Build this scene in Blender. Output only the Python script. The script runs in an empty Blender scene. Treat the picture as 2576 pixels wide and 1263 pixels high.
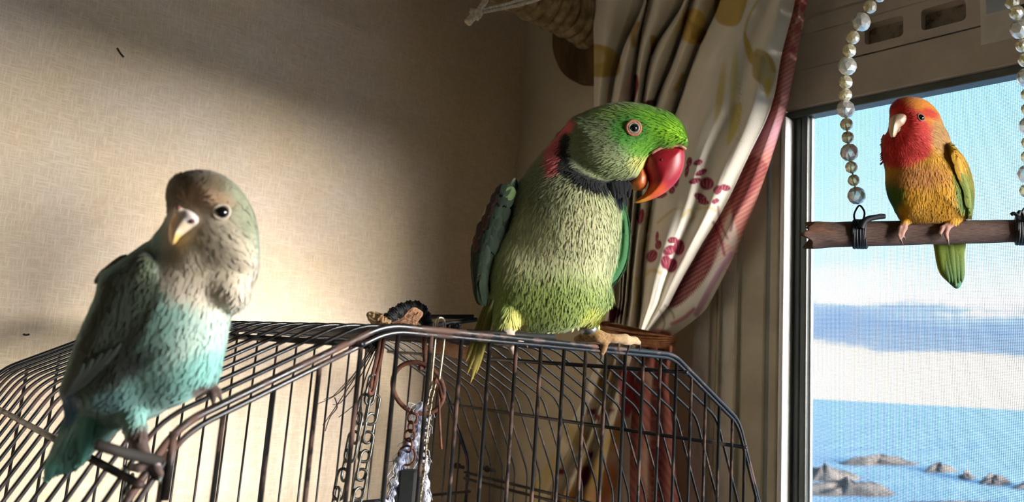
import bpy, bmesh, math, random
import numpy as np
from mathutils import Vector, Matrix
random.seed(7); rng = np.random.default_rng(7)

# ------------------------------------------------------------------ camera
F, CX, CY = 1800.0, 1288.0, 631.5          # focal length and centre in photo pixels (2576 x 1263)
def _d(px, py): return np.array([px-CX, py-CY, F])
_L = _d(-459, 785); _L /= np.linalg.norm(_L)             # vanishing point of the window wall
_W = _d(3178, 1043); _W -= _L*(_W@_L); _W /= np.linalg.norm(_W)   # vanishing point of the papered wall
_U = np.cross(_L, _W); _U *= -np.sign(_U[1])/np.linalg.norm(_U)
M3 = np.stack([_W, _L, _U])                # camera directions -> world (X to the window, Y to the papered wall)
CAM = np.array([0., 0., 1.5])
def ray(px, py): return M3@_d(px, py)
def onX(px, py, X): v = ray(px, py); return CAM+v*(X/v[0])
def onY(px, py, Y): v = ray(px, py); return CAM+v*(Y/v[1])
def onZ(px, py, Z): v = ray(px, py); return CAM+v*((Z-CAM[2])/v[2])
def at(px, py, depth): return CAM+ray(px, py)*(depth/F)
RIGHT, DOWN, FWD = M3[:, 0], M3[:, 1], M3[:, 2]

sc = bpy.context.scene
COL = sc.collection
cd = bpy.data.cameras.new('camera'); cam = bpy.data.objects.new('camera', cd); COL.objects.link(cam)
cd.sensor_fit = 'HORIZONTAL'; cd.sensor_width = 36.0; cd.lens = 36.0*F/2576.0
cd.clip_start = 0.02; cd.clip_end = 20000
mw = Matrix.Identity(4)
for i in range(3):
    mw[i][0] = RIGHT[i]; mw[i][1] = -DOWN[i]; mw[i][2] = -FWD[i]; mw[i][3] = CAM[i]
cam.matrix_world = mw
cd.dof.use_dof = True; cd.dof.focus_distance = 0.58; cd.dof.aperture_fstop = 10.0
sc.camera = cam
vs = sc.view_settings
vs.view_transform = 'Standard'; vs.look = 'None'; vs.gamma = 1.0; vs.use_curve_mapping = False
vs.exposure = 0.6

# ------------------------------------------------------------------ world: sky with a bank of cloud over the sea
def lin(c):
    r = []
    for v in c[:3]:
        v = v/255.0
        r.append(v/12.92 if v <= 0.04045 else ((v+0.055)/1.055)**2.4)
    return tuple(r)+(1.0,)
w = bpy.data.worlds.new('sky'); sc.world = w; w.use_nodes = True
nt = w.node_tree; nt.nodes.clear()
def N(t, kind, **kw):
    n = t.nodes.new(kind)
    for k, v in kw.items():
        if k in n.inputs: n.inputs[k].default_value = v
        else: setattr(n, k, v)
    return n
tc = N(nt, 'ShaderNodeTexCoord')
mp = N(nt, 'ShaderNodeMapping'); mp.inputs['Scale'].default_value = (7, 7, 30)
nz = N(nt, 'ShaderNodeTexNoise', Scale=1.0, Detail=6.0, Roughness=0.6)
sep = N(nt, 'ShaderNodeSeparateXYZ')
ma = N(nt, 'ShaderNodeMath', operation='MULTIPLY_ADD'); ma.inputs[1].default_value = 0.075
mb = N(nt, 'ShaderNodeMath', operation='SUBTRACT'); mb.inputs[1].default_value = 0.0375
mr = N(nt, 'ShaderNodeMapRange'); mr.inputs['From Min'].default_value = -0.1; mr.inputs['From Max'].default_value = 0.9
rp = N(nt, 'ShaderNodeValToRGB')
els = rp.color_ramp.elements
stops = [(0.0, (226, 226, 222)), (0.112, (238, 234, 224)), (0.146, (232, 228, 220)), (0.154, (146, 170, 200)), (0.178, (132, 162, 200)), (0.196, (160, 186, 216)),
         (0.204, (248, 248, 248)), (0.222, (232, 248, 252)), (0.26, (198, 238, 252)), (0.36, (176, 229, 251)), (0.56, (146, 210, 247)), (1.0, (96, 168, 236))]
while len(els) < len(stops): els.new(0.5)
for e, (p, c) in zip(els, stops): e.position = p; e.color = lin(c)
bg = N(nt, 'ShaderNodeBackground', Strength=1.35)
ow = N(nt, 'ShaderNodeOutputWorld')
lk = nt.links.new
lk(tc.outputs['Generated'], mp.inputs['Vector']); lk(mp.outputs['Vector'], nz.inputs['Vector'])
lk(tc.outputs['Generated'], sep.inputs[0]); lk(nz.outputs['Fac'], ma.inputs[0]); lk(sep.outputs['Z'], ma.inputs[2])
lk(ma.outputs[0], mb.inputs[0]); lk(mb.outputs[0], mr.inputs['Value']); lk(mr.outputs[0], rp.inputs[0])
lk(rp.outputs[0], bg.inputs['Color']); lk(bg.outputs[0], ow.inputs['Surface'])

# hazy low sun coming in through the window, from behind the viewer's right shoulder
sd = bpy.data.lights.new('sun_offscreen', 'SUN'); so = bpy.data.objects.new('sun_offscreen', sd); COL.objects.link(so)
sd.energy = 38.0; sd.angle = math.radians(40); sd.color = (1.0, 0.94, 0.88)
so.rotation_euler = Vector((-0.31, 0.89, -0.02)).to_track_quat('-Z', 'Y').to_euler()
so.location = (3, -3, 3)

# ------------------------------------------------------------------ helpers
def tagt(o, label=None, cat=None, group=None, kind=None):
    if label: o['label'] = label
    if cat: o['category'] = cat
    if group: o['group'] = group
    if kind: o['kind'] = kind
    return o
def empty(name, loc, label, cat, group=None):
    o = bpy.data.objects.new(name, None); COL.objects.link(o); o.location = loc; o.empty_display_size = 0.02
    return tagt(o, label, cat, group)
def mk(name, V, Fc, mat, parent=None, smooth=True, cols=None, uv=None, mesh=None):
    """one mesh object; V in world space, kept relative to the parent's origin"""
    V = np.asarray(V, float)
    off = np.array(wloc(parent)) if parent else np.zeros(3)
    me = bpy.data.meshes.new(name)
    if isinstance(Fc, np.ndarray) and Fc.ndim == 2:
        n, k = Fc.shape
        me.vertices.add(len(V)); me.vertices.foreach_set('co', (V-off).astype(np.float32).ravel())
        me.loops.add(n*k); me.loops.foreach_set('vertex_index', Fc.astype(np.int32).ravel())
        me.polygons.add(n); me.polygons.foreach_set('loop_start', (np.arange(n)*k).astype(np.int32))
        me.update(calc_edges=True)
    else:
        me.from_pydata((V-off).tolist(), [], [list(map(int, f)) for f in Fc]); me.update()
    me.polygons.foreach_set('use_smooth', [smooth]*len(me.polygons))
    if cols is not None:
        ca = me.color_attributes.new('Col', 'FLOAT_COLOR', 'POINT')
        c4 = np.ones((len(V), 4), np.float32); c4[:, :3] = cols
        ca.data.foreach_set('color', c4.ravel())
    if uv is not None:
        ua = me.attributes.new('st', 'FLOAT_VECTOR', 'POINT')
        u3 = np.zeros((len(V), 3), np.float32); u3[:, :uv.shape[1]] = uv
        ua.data.foreach_set('vector', u3.ravel())
    if mat: me.materials.append(mat)
    me.validate()
    o = bpy.data.objects.new(name, me); COL.objects.link(o)
    if parent: o.parent = parent
    return o
def wloc(o):
    v = Vector(o.location)
    while o.parent: o = o.parent; v = v+Vector(o.location)
    return v
def copyo(o, name=None, parent=None, loc=None):
    c = o.copy(); COL.objects.link(c); c.parent = parent
    if loc is not None: c.location = loc
    return c
def box(x0, x1, y0, y1, z0, z1):
    V = [(x, y, z) for x in (x0, x1) for y in (y0, y1) for z in (z0, z1)]
    Fq = [(0, 1, 3, 2), (4, 6, 7, 5), (0, 4, 5, 1), (2, 3, 7, 6), (0, 2, 6, 4), (1, 5, 7, 3)]
    return V, Fq
def join(parts):
    V, Fq = [], []
    for v, f in parts:
        o = len(V); V += [tuple(p) for p in v]; Fq += [tuple(i+o for i in q) for q in f]
    return V, Fq
def bevel(o, wd, seg=2):
    m = o.modifiers.new('bevel', 'BEVEL'); m.width = wd; m.segments = seg; m.limit_method = 'ANGLE'
    return o
def fillet(P, r, n=6):
    P = [np.asarray(p, float) for p in P]; out = [P[0]]
    for i in range(1, len(P)-1):
        a, b, c = P[i-1], P[i], P[i+1]
        u = (a-b); lu = np.linalg.norm(u); u = u/lu; v = (c-b); lv = np.linalg.norm(v); v = v/lv
        t = min(r, lu*0.49, lv*0.49)
        p0, p2 = b+u*t, b+v*t
        for k in range(n+1):
            s = k/n; out.append((1-s)**2*p0+2*s*(1-s)*b+s*s*p2)
    out.append(P[-1]); return out
def crom(P, n=8, closed=False):
    P = np.asarray(P, float); m = len(P); out = []
    for i in range(m if closed else m-1):
        g = (lambda k: P[k % m]) if closed else (lambda k: P[min(max(k, 0), m-1)])
        p0, p1, p2, p3 = g(i-1), g(i), g(i+1), g(i+2)
        for k in range(n):
            t = k/n
            out.append(0.5*((2*p1)+(-p0+p2)*t+(2*p0-5*p1+4*p2-p3)*t*t+(-p0+3*p1-3*p2+p3)*t**3))
    if not closed: out.append(P[-1])
    return np.array(out)
def tube(P, r, n=8, closed=False, flat=1.0):
    """swept tube along P; r a number or a list"""
    P = np.asarray(P, float); m = len(P)
    R = np.full(m, r, float) if np.isscalar(r) else np.asarray(r, float)
    T = np.roll(P, -1, 0)-np.roll(P, 1, 0) if closed else np.gradient(P, axis=0)
    T /= np.linalg.norm(T, axis=1)[:, None]+1e-12
    a = np.array([0, 0, 1.0]) if abs(T[0][2]) < 0.9 else np.array([1.0, 0, 0])
    nrm = np.cross(T[0], a); nrm /= np.linalg.norm(nrm)
    V = []
    for i in range(m):
        nrm = nrm-T[i]*(nrm@T[i]); nrm /= np.linalg.norm(nrm)
        b = np.cross(T[i], nrm)
        for k in range(n):
            th = 2*math.pi*k/n
            V.append(P[i]+R[i]*(math.cos(th)*nrm+flat*math.sin(th)*b))
    Fq = []
    for i in range(m if closed else m-1):
        j = (i+1) % m
        for k in range(n):
            k2 = (k+1) % n
            Fq.append((i*n+k, i*n+k2, j*n+k2, j*n+k))
    if not closed:
        Fq.append(tuple(range(n))[::-1]); Fq.append(tuple((m-1)*n+k for k in range(n)))
    return V, Fq

# ------------------------------------------------------------------ materials
def mat(name, col=(200, 200, 200), rough=0.6, metal=0.0, spec=0.5):
    m = bpy.data.materials.new(name); m.use_nodes = True; t = m.node_tree
    b = t.nodes['Principled BSDF']
    b.inputs['Base Color'].default_value = lin(col); b.inputs['Roughness'].default_value = rough
    b.inputs['Metallic'].default_value = metal; b.inputs['Specular IOR Level'].default_value = spec
    return m, t, b
def noise_mix(t, b, c1, c2, scale=20, lo=0.4, hi=0.6, detail=5, mapscale=None, coord='Object', bump=0.0, bdist=0.001):
    tcn = N(t, 'ShaderNodeTexCoord'); src = tcn.outputs[coord]
    if mapscale:
        mpn = N(t, 'ShaderNodeMapping'); mpn.inputs['Scale'].default_value = mapscale
        t.links.new(src, mpn.inputs['Vector']); src = mpn.outputs['Vector']
    n = N(t, 'ShaderNodeTexNoise', Scale=scale, Detail=detail, Roughness=0.6); t.links.new(src, n.inputs['Vector'])
    r = N(t, 'ShaderNodeValToRGB'); e = r.color_ramp.elements
    e[0].position = lo; e[0].color = lin(c1); e[1].position = hi; e[1].color = lin(c2)
    t.links.new(n.outputs['Fac'], r.inputs[0]); t.links.new(r.outputs[0], b.inputs['Base Color'])
    if bump:
        bp = N(t, 'ShaderNodeBump', Strength=bump, Distance=bdist)
        t.links.new(n.outputs['Fac'], bp.inputs['Height']); t.links.new(bp.outputs[0], b.inputs['Normal'])
    return r, n
def mat_noise(name, c1, c2, rough=0.6, metal=0.0, **kw):
    m, t, b = mat(name, c1, rough, metal); noise_mix(t, b, c1, c2, **kw); return m

def weave_material():
    m, t, b = mat('wallpaper', (222, 208, 188), 0.75)
    tcn = N(t, 'ShaderNodeTexCoord')
    outs = []
    for sc3 in ((1500, 1500, 110), (110, 110, 1500)):
        mpn = N(t, 'ShaderNodeMapping'); mpn.inputs['Scale'].default_value = sc3
        t.links.new(tcn.outputs['Object'], mpn.inputs['Vector'])
        n = N(t, 'ShaderNodeTexNoise', Scale=0.62, Detail=2.0, Roughness=0.5); t.links.new(mpn.outputs[0], n.inputs['Vector']); outs.append(n)
    mx = N(t, 'ShaderNodeMath', operation='MAXIMUM')
    t.links.new(outs[0].outputs['Fac'], mx.inputs[0]); t.links.new(outs[1].outputs['Fac'], mx.inputs[1])
    r = N(t, 'ShaderNodeValToRGB'); e = r.color_ramp.elements
    e[0].position = 0.42; e[0].color = lin((210, 195, 175)); e[1].position = 0.70; e[1].color = lin((232, 220, 203))
    t.links.new(mx.outputs[0], r.inputs[0])
    n2 = N(t, 'ShaderNodeTexNoise', Scale=9.0, Detail=3.0); t.links.new(tcn.outputs['Object'], n2.inputs['Vector'])
    r2 = N(t, 'ShaderNodeValToRGB'); e = r2.color_ramp.elements
    e[0].position = 0.35; e[0].color = lin((255, 246, 228)); e[1].position = 0.65; e[1].color = lin((255, 250, 246))
    t.links.new(n2.outputs['Fac'], r2.inputs[0])
    mm = N(t, 'ShaderNodeMix', data_type='RGBA', blend_type='MULTIPLY'); mm.inputs[0].default_value = 1.0
    t.links.new(r.outputs[0], mm.inputs[6]); t.links.new(r2.outputs[0], mm.inputs[7]); t.links.new(mm.outputs[2], b.inputs['Base Color'])
    bp = N(t, 'ShaderNodeBump', Strength=0.25, Distance=0.0004)
    t.links.new(mx.outputs[0], bp.inputs['Height']); t.links.new(bp.outputs[0], b.inputs['Normal'])
    return m
M_WALL = weave_material()
M_PAINT = mat_noise('cream_paint', (226, 214, 188), (214, 200, 172), 0.6, scale=6)
M_CEIL = mat_noise('ceiling_paper', (230, 224, 212), (220, 212, 198), 0.8, scale=30)
M_FLOOR = mat_noise('floor_wood', (176, 138, 96), (150, 112, 74), 0.45, scale=4, mapscale=(1, 12, 1))
M_FRAME = mat_noise('frame_cream', (200, 193, 172), (184, 176, 154), 0.45, scale=14)
M_STAIN = mat_noise('stained_strip', (226, 214, 190), (122, 96, 62), 0.7, scale=60, lo=0.52, hi=0.78, mapscale=(1, 1, 0.35))
M_TRIMW = mat_noise('trim_offwhite', (222, 216, 204), (176, 168, 154), 0.6, scale=70, lo=0.5, hi=0.85, mapscale=(1, 1, 0.4))
M_SASH = mat_noise('sash_grey', (96, 102, 98), (80, 86, 84), 0.35, scale=12)
M_SASHL = mat_noise('sash_light', (196, 206, 212), (176, 188, 196), 0.3, scale=12)
M_LIP = mat_noise('sash_lip_white', (240, 240, 240), (228, 228, 230), 0.25, scale=9)
M_HEAD = mat_noise('head_plastic', (200, 190, 176), (184, 174, 162), 0.45, scale=8)
M_DARK = mat_noise('dark_gap', (40, 34, 28), (28, 24, 20), 0.8, scale=30)
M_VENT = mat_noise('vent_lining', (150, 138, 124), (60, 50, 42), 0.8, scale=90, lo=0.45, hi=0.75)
M_PAPER = mat_noise('paper_label', (226, 222, 212), (214, 208, 198), 0.6, scale=30)
M_INK = mat_noise('label_ink', (70, 66, 62), (52, 50, 48), 0.7, scale=40)
M_MESH = mat_noise('screen_wire', (58, 66, 70), (40, 46, 50), 0.5, scale=40)

# ------------------------------------------------------------------ room shell
XW, YB = 0.83, 0.875           # window wall and papered wall
X0, Y0R, ZC = -2.3, -2.6, 2.45
def struct(name, V, Fq, m, parent=None, smooth=False):
    o = mk(name, V, Fq, m, parent, smooth)
    if parent is None: o['kind'] = 'structure'
    return o
struct('wall_back', *box(X0-0.1, XW+0.12, YB, YB+0.1, 0, ZC), M_WALL)
struct('wall_left', *box(X0-0.1, X0, Y0R, YB, 0, ZC), M_WALL)
struct('wall_front', *box(X0-0.1, XW+0.12, Y0R-0.1, Y0R, 0, ZC), M_WALL)
struct('floor', *box(X0-0.1, XW+0.12, Y0R-0.1, YB+0.1, -0.06, 0), M_FLOOR)
struct('ceiling', *box(X0-0.1, XW+0.12, Y0R-0.1, YB+0.1, ZC, ZC+0.06), M_CEIL)
def yw(px, X=XW, py=760): return float(onX(px, py, X)[1])
WY0, WY1 = -1.9, yw(1858)      # opening along Y
WZ0, WZ1 = 0.86, 2.10
V, Fq = join([box(XW, XW+0.12, WY1, YB, 0, ZC), box(XW, XW+0.12, Y0R, WY0, 0, ZC),
              box(XW, XW+0.12, WY0, WY1, 0, WZ0), box(XW, XW+0.12, WY0, WY1, WZ1, ZC)])
struct('wall_right', V, Fq, M_PAINT)
# vertical casing strips beside the curtain
def strip(name, pxa, pxb, Xf, m, z0=WZ0-0.05, z1=ZC, back=XW, bev=0.0015, structure=True, parent=None):
    ya, yb = sorted((yw(pxa, Xf), yw(pxb, Xf)))
    o = mk(name, *box(Xf, back, ya, yb, z0, z1), m, parent, False)
    if structure: o['kind'] = 'structure'
    return bevel(o, bev)
strip('trim_1', 1745, 1786, 0.820, M_TRIMW)
strip('trim_2', 1786, 1804, 0.826, M_STAIN)
strip('trim_3', 1804, 1811, 0.813, M_FRAME)
strip('trim_4', 1811, 1850, 0.818, M_TRIMW)
strip('trim_5', 1850, 1856, 0.811, M_FRAME)
win = empty('window_1', (XW, (WY0+WY1)/2, WZ0), None, None); win['kind'] = 'structure'
win['label'] = 'white framed window with an insect screen looking out over the sea'
FZ0, FZ1 = WZ0-0.02, 2.12
strip('gap_strip', 1856, 1863, 0.846, M_FRAME, FZ0, FZ1, 0.8495, 0.0005, False, win)
strip('jamb_board', 1863, 1926, 0.815, M_FRAME, FZ0, FZ1, 0.8495, 0.003, False, win)
strip('jamb_groove', 1926, 1935, 0.828, M_FRAME, FZ0, FZ1, 0.8495, 0.0005, False, win)
strip('jamb_board', 1935, 1957, 0.815, M_FRAME, FZ0, FZ1, 0.8495, 0.002, False, win)
HB = 1.8231                                     # underside of the head at the wall face
strip('jamb_lip', 1957, 1972, 0.812, M_LIP, FZ0, HB-0.002, 0.8495, 0.004, False, win)
strip('sash_groove', 1972, 1979, 0.842, M_SASH, FZ0, HB, 0.8495, 0.0005, False, win)
strip('sash_stile', 1979, 1994, 0.832, M_SASH, FZ0, HB, 0.8485, 0.002, False, win)
strip('sash_stile', 1994, 2012, 0.836, M_SASH, FZ0, HB, 0.8485, 0.002, False, win)
strip('sash_stile', 2012, 2029, 0.833, M_SASH, FZ0, HB, 0.8485, 0.002, False, win)
strip('screen_frame', 2029, 2041, 0.840, M_SASHL, FZ0, HB, 0.848, 0.002, False, win)
SY1 = yw(2041, 0.848); SX = 0.848
# head of the window: stepped boards with two vent slots
yh = yw(1975, XW, 300)
def headboard(name, z0, z1, Xf, m=None, slots=()):
    o = mk(name, *box(Xf, 0.8495, WY0, yh, z0, z1), m or M_HEAD, win, False)
    return bevel(o, 0.0012)
headboard('head_rail', HB, HB+0.009, 0.8315, M_SASH)
headboard('head_board', HB+0.010, 1.8815, 0.828)
headboard('head_board', 1.9286, 1.9490, 0.829)
headboard('head_board', 1.9505, FZ1, 0.826)
# slotted band between 1.8835 and 1.9275, slots cut through
slots = [(0.2568, 0.2985), (0.195, 0.2384)]
for k in range(3, 24):
    y1 = 0.195-(k-2)*0.0617; slots.append((y1, y1+0.0434))
zs0, zs1, zb0, zb1 = 1.8935, 1.9190, 1.8830, 1.9275
def rrect(y0, y1, z0, z1, r, n=5):
    P = []
    for (cy, cz, a0) in ((y1-r, z1-r, 0), (y0+r, z1-r, 90), (y0+r, z0+r, 180), (y1-r, z0+r, 270)):
        for k in range(n+1):
            a = math.radians(a0+90*k/n); P.append((cy+r*math.cos(a), cz+r*math.sin(a)))
    return P
V, Fq = [], []
edges = sorted(slots)
cuts = [WY0]+[(edges[i][1]+edges[i+1][0])/2 for i in range(len(edges)-1)]+[0.318]
for (s0, s1), c0, c1 in zip(edges, cuts[:-1], cuts[1:]):
    inner = rrect(s0, s1, zs0, zs1, 0.005)
    outer = []
    for (y, z) in inner:                       # push each inner point to the cell border
        cy, cz = (s0+s1)/2, (zs0+zs1)/2
        dy, dz = y-cy, z-cz
        hy = (c1-cy) if dy > 0 else (cy-c0); hz = (zb1-cz) if dz > 0 else (cz-zb0)
        k = min(hy/max(abs(dy), 1e-9), hz/max(abs(dz), 1e-9)); outer.append((cy+dy*k, cz+dz*k))
    # insert exact corners
    b0 = len(V); n = len(inner)
    V += [(0.829, y, z) for y, z in outer]+[(0.829, y, z) for y, z in inner]+[(0.843, y, z) for y, z in inner]
    for i in range(n):
        j = (i+1) % n
        Fq += [(b0+i, b0+n+i, b0+n+j, b0+j), (b0+n+i, b0+2*n+i, b0+2*n+j, b0+n+j)]
    for (yy, zz) in ((c1, zb1), (c0, zb1), (c0, zb0), (c1, zb0)):   # corner fillers
        dist = [math.hypot(y-yy, z-zz) for y, z in outer]; a = int(np.argmin(dist))
        cand = [i for i in ((a-1) % n, (a+1) % n)]; bq = min(cand, key=lambda i: dist[i])
        V.append((0.829, yy, zz)); Fq.append((b0+a, b0+bq, len(V)-1))
mk('vent_strip', V, Fq, M_HEAD, win, False)
mk('vent_strip', *box(0.829, 0.8435, 0.318, yh, zb0, zb1), M_HEAD, win, False)
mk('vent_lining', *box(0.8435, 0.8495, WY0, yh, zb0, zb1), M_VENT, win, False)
# pasted label beside the vents (its printed code is left out)
lab = mk('label_sheet', *box(0.8265, 0.8277, 0.085, 0.1815, 1.8600, 1.9480), M_PAPER, win, False)
for (y0, y1, z0, z1) in ((0.150, 0.176, 1.8925, 1.925), (0.135, 0.148, 1.8890, 1.8935), (0.1135, 0.140, 1.899, 1.902)):
    mk('print_block', *box(0.8259, 0.8266, y0, y1, z0, z1), M_SASHL if z1 > 1.92 else M_INK, lab, False)
# right part of the window (outside the frame) and its pane
mk('meeting_stile', *box(0.815, XW+0.08, -0.47, -0.42, FZ0, HB), M_FRAME, win, False)
mk('sill_board', *box(0.80, XW+0.12, WY0, WY1, WZ0-0.025, WZ0), M_FRAME, win, False)
gm = bpy.data.materials.new('window_glass'); gm.use_nodes = True; t = gm.node_tree; t.nodes.clear()
tr = N(t, 'ShaderNodeBsdfTransparent'); tr.inputs[0].default_value = (0.95, 0.97, 0.98, 1)
gl = N(t, 'ShaderNodeBsdfGlossy', Roughness=0.02); mxs = N(t, 'ShaderNodeMixShader'); mxs.inputs[0].default_value = 0.06
om = N(t, 'ShaderNodeOutputMaterial'); t.links.new(tr.outputs[0], mxs.inputs[1]); t.links.new(gl.outputs[0], mxs.inputs[2]); t.links.new(mxs.outputs[0], om.inputs[0])
mk('window_pane', *box(0.868, 0.872, WY0, -0.44, WZ0, HB), gm, win, False)
# insect screen: every wire is real
pitch, wr = 0.00150, 0.00015
V, Fq = [], []
def wire(p, q, ax):
    b0 = len(V); p = np.array(p); q = np.array(q)
    u, v = (np.array([1, 0, 0]), np.array([0, 1, 0])) if ax == 'z' else (np.array([1, 0, 0]), np.array([0, 0, 1]))
    for s in (p, q):
        for a in range(4):
            th = a*math.pi/2+math.pi/4; V.append(s+wr*1.2*(math.cos(th)*u+math.sin(th)*v))
    for a in range(4): Fq.append((b0+a, b0+(a+1) % 4, b0+4+(a+1) % 4, b0+4+a))
y = SY1
while y > -0.42: wire((SX, y, WZ0), (SX, y, HB), 'z'); y -= pitch
z = WZ0
while z < HB: wire((SX+wr, -0.42, z), (SX+wr, SY1, z), 'y'); z += pitch
o = mk('insect_screen', np.array(V), np.array(Fq), M_MESH, win, False); o['kind'] = 'stuff'
o['label'] = 'fine dark insect screen'
# small marks on the papered wall
for (px, py, l, a) in ((303, 133, 0.0052, -40), (66, 842, 0.0028, 20)):
    c = onY(px, py, YB-0.0006); ca, sa = math.cos(math.radians(a)), math.sin(math.radians(a))
    P = crom([c+np.array([-l*ca, 0, -l*sa+0.0012]), c+np.array([0, 0, -0.0004]), c+np.array([l*ca, 0, l*sa-0.0004])], 5)
    o = mk('wall_speck', *tube(P, 0.0010, 6), M_DARK)
    tagt(o, 'tiny dark curled speck stuck high on the papered wall' if py < 500 else 'tiny dark speck stuck low on the papered wall above the cage', 'speck')

# ------------------------------------------------------------------ outside: sea, rocks
msea, t, b = mat('sea_water', (96, 140, 176), 0.5)
noise_mix(t, b, (116, 148, 172), (140, 168, 190), scale=0.02, mapscale=(1, 4, 1), lo=0.3, hi=0.7, bump=0.5, bdist=2.0)
ZS = -30.0
A = onZ(2041, 1003, ZS); B = onZ(2576, 1032, ZS); dv = (B-A)/np.linalg.norm(B-A)
fa, fb = A-dv*4000, B+dv*4000; nn = np.array([-dv[1], dv[0], 0]); nn *= np.sign(-A@nn) 
sea = mk('sea', [fa, fb, fb+nn*5200, fa+nn*5200], [(0, 1, 2, 3)], msea, None, False); tagt(sea, 'calm pale blue sea beyond the window', 'sea', kind='structure')
M_ROCK = mat_noise('rock', (98, 90, 84), (58, 56, 56), 0.9, scale=0.25, detail=8, bump=0.6, bdist=0.5)
def rock(px0, px1, py0, py1, label, seed, grp='rocks in the sea', h=1.6):
    a, b_ = onZ(px0, py1, ZS), onZ(px1, py1, ZS); far = onZ((px0+px1)/2, py0, ZS)
    c = (a+b_)/2; u = (b_-a)/2; v = (far-c); v[2] = 0; r = np.random.default_rng(seed)
    n, mrings = 36, 12; V = []; ph = r.uniform(0, 6.28, 8)
    for i in range(mrings+1):
        s = i/mrings
        for k in range(n):
            th = 2*math.pi*k/n
            rad = (1-s)*(1+0.12*math.sin(3*th+ph[0])+0.10*math.sin(5*th+ph[1])+0.07*math.sin(9*th+ph[2])+0.05*math.sin(14*th+ph[6]))
            zz = h*(1-(1-s)**2.2)*(0.55+0.3*math.sin(2*th+ph[3]+3*s)+0.2*math.sin(7*th+ph[4]+5*s)+0.12*math.sin(11*th+ph[5]))
            p = c+v*0.5+u*rad*math.cos(th)+v*0.55*rad*math.sin(th); V.append((p[0], p[1], ZS-0.1+max(zz, 0)+0.05))
    Fq = [(i*n+k, i*n+(k+1) % n, (i+1)*n+(k+1) % n, (i+1)*n+k) for i in range(mrings) for k in range(n)]
    o = mk('sea_rock', V, Fq, M_ROCK, None, True); tagt(o, label, 'rock', grp)
rock(2108, 2318, 1160, 1172, 'long low dark reef rock with a pointed tip, farthest out in the sea', 1, h=3.4)
rock(2322, 2404, 1180, 1190, 'low dark reef rock off the blunt end of the long reef', 2, h=3.2)
rock(2408, 2456, 1198, 1207, 'small dark rock humped in the sea between two long reefs', 3, h=3.0)
rock(2462, 2548, 1211, 1222, 'dark rock in the sea beside the small humped one', 4, h=3.4)
rock(2554, 2690, 1222, 1236, 'dark rock in the sea reaching out past the window view', 5, h=3.6)
rock(1985, 2160, 1196, 1212, 'broad brown shore rock in the sea beside the window frame', 6, h=5.0)
rock(2000, 2260, 1228, 1250, 'wide grey shore rock in front of the brown rock by the frame', 7, h=4.0)
rock(2150, 2700, 1264, 1300, 'flat grey shore ledge below the reefs', 8, h=2.0)

# ------------------------------------------------------------------ bird cage
def rust_material(name, paint, rust, amount):
    m, t, b = mat(name, paint, 0.38, 0.0, 0.6)
    r, n = noise_mix(t, b, paint, rust, scale=45, lo=amount, hi=amount+0.12, detail=8)
    rr = N(t, 'ShaderNodeMapRange'); rr.inputs['From Min'].default_value = amount; rr.inputs['From Max'].default_value = amount+0.12
    rr.inputs['To Min'].default_value = 0.3; rr.inputs['To Max'].default_value = 0.8
    t.links.new(n.outputs['Fac'], rr.inputs['Value']); t.links.new(rr.outputs[0], b.inputs['Roughness'])
    return m
M_WIRE = rust_material('black_wire', (18, 17, 18), (64, 42, 34), 0.55)
M_WIRER = rust_material('rusty_wire', (24, 21, 20), (86, 58, 46), 0.50)
CXC, YC0, YC1 = 0.3690, 0.3356, 0.7650
ZB = 0.98                                           # bottom of the wires
PROF = [(-0.300, ZB), (-0.300, 1.362), (-0.2465, 1.4615), (-0.1425, 1.5150), (0.1425, 1.5150), (0.2520, 1.4610), (0.3060, 1.362), (0.3060, ZB)]
def zprof(x, dz=0.0):
    """height of the roof line over x (cage frame)"""
    for (xa, za), (xb, zb) in zip(PROF[1:-1], PROF[2:-1]):
        if xa <= x <= xb: return za+(zb-za)*(x-xa)/(xb-xa)-dz
    return 1.36
cage = empty('bird_cage', (CXC, (YC0+YC1)/2, 0.90), 'big rusty black bird cage with a sloping barred roof by the window', 'cage')
P = fillet([np.array([CXC+x, YC0, z]) for x, z in PROF], 0.012, 6)
n_arch = 20; dy = (YC1-YC0)/(n_arch-1)
first = None
for k in range(n_arch):
    if k in (0, n_arch-1):
        mk('roof_rim', *tube(np.array(P)+np.array([0, k*dy, 0]), 0.0019, 10), M_WIRER if k == 0 else M_WIRE, cage)
    elif first is None:
        first = mk('arch_wire', *tube(np.array(P)+np.array([0, 0, 0]), 0.00128, 8), M_WIRE, cage)
        first.location.y += k*dy
        # mesh sits at k = 0, moved by the object's own location
    else:
        c = copyo(first, parent=cage); c.location = (0, k*dy, 0)
# second hoop of the end panels, a little inside the rim
for yq in (YC0-0.0005, YC1+0.0005):
    Q = []
    for i, (x, z) in enumerate(PROF):
        sx = -1 if x > 0 else 1
        Q.append(np.array([CXC+x+sx*0.0030, yq, z-(0.0031 if 1 < i < 6 else 0.001)]))
    mk('panel_hoop', *tube(fillet(Q, 0.012, 6), 0.0015, 8), M_WIRE, cage)
# vertical bars of the two end panels
xs = [0.1419+0.02333*k for k in range(-3, 24)]
for yq, r in ((YC0-0.0005, 0.00135), (YC1+0.0005, 0.00130)):
    for k, X in enumerate(xs):
        x = X-CXC
        if abs(x) > 0.292: continue
        zt = zprof(x, 0.0035)
        mk('end_bar', *tube([(X, yq, ZB), (X, yq, zt)], r, 8), M_WIRER if (k % 3 != 1 and yq < 0.5) else M_WIRE, cage)
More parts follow.
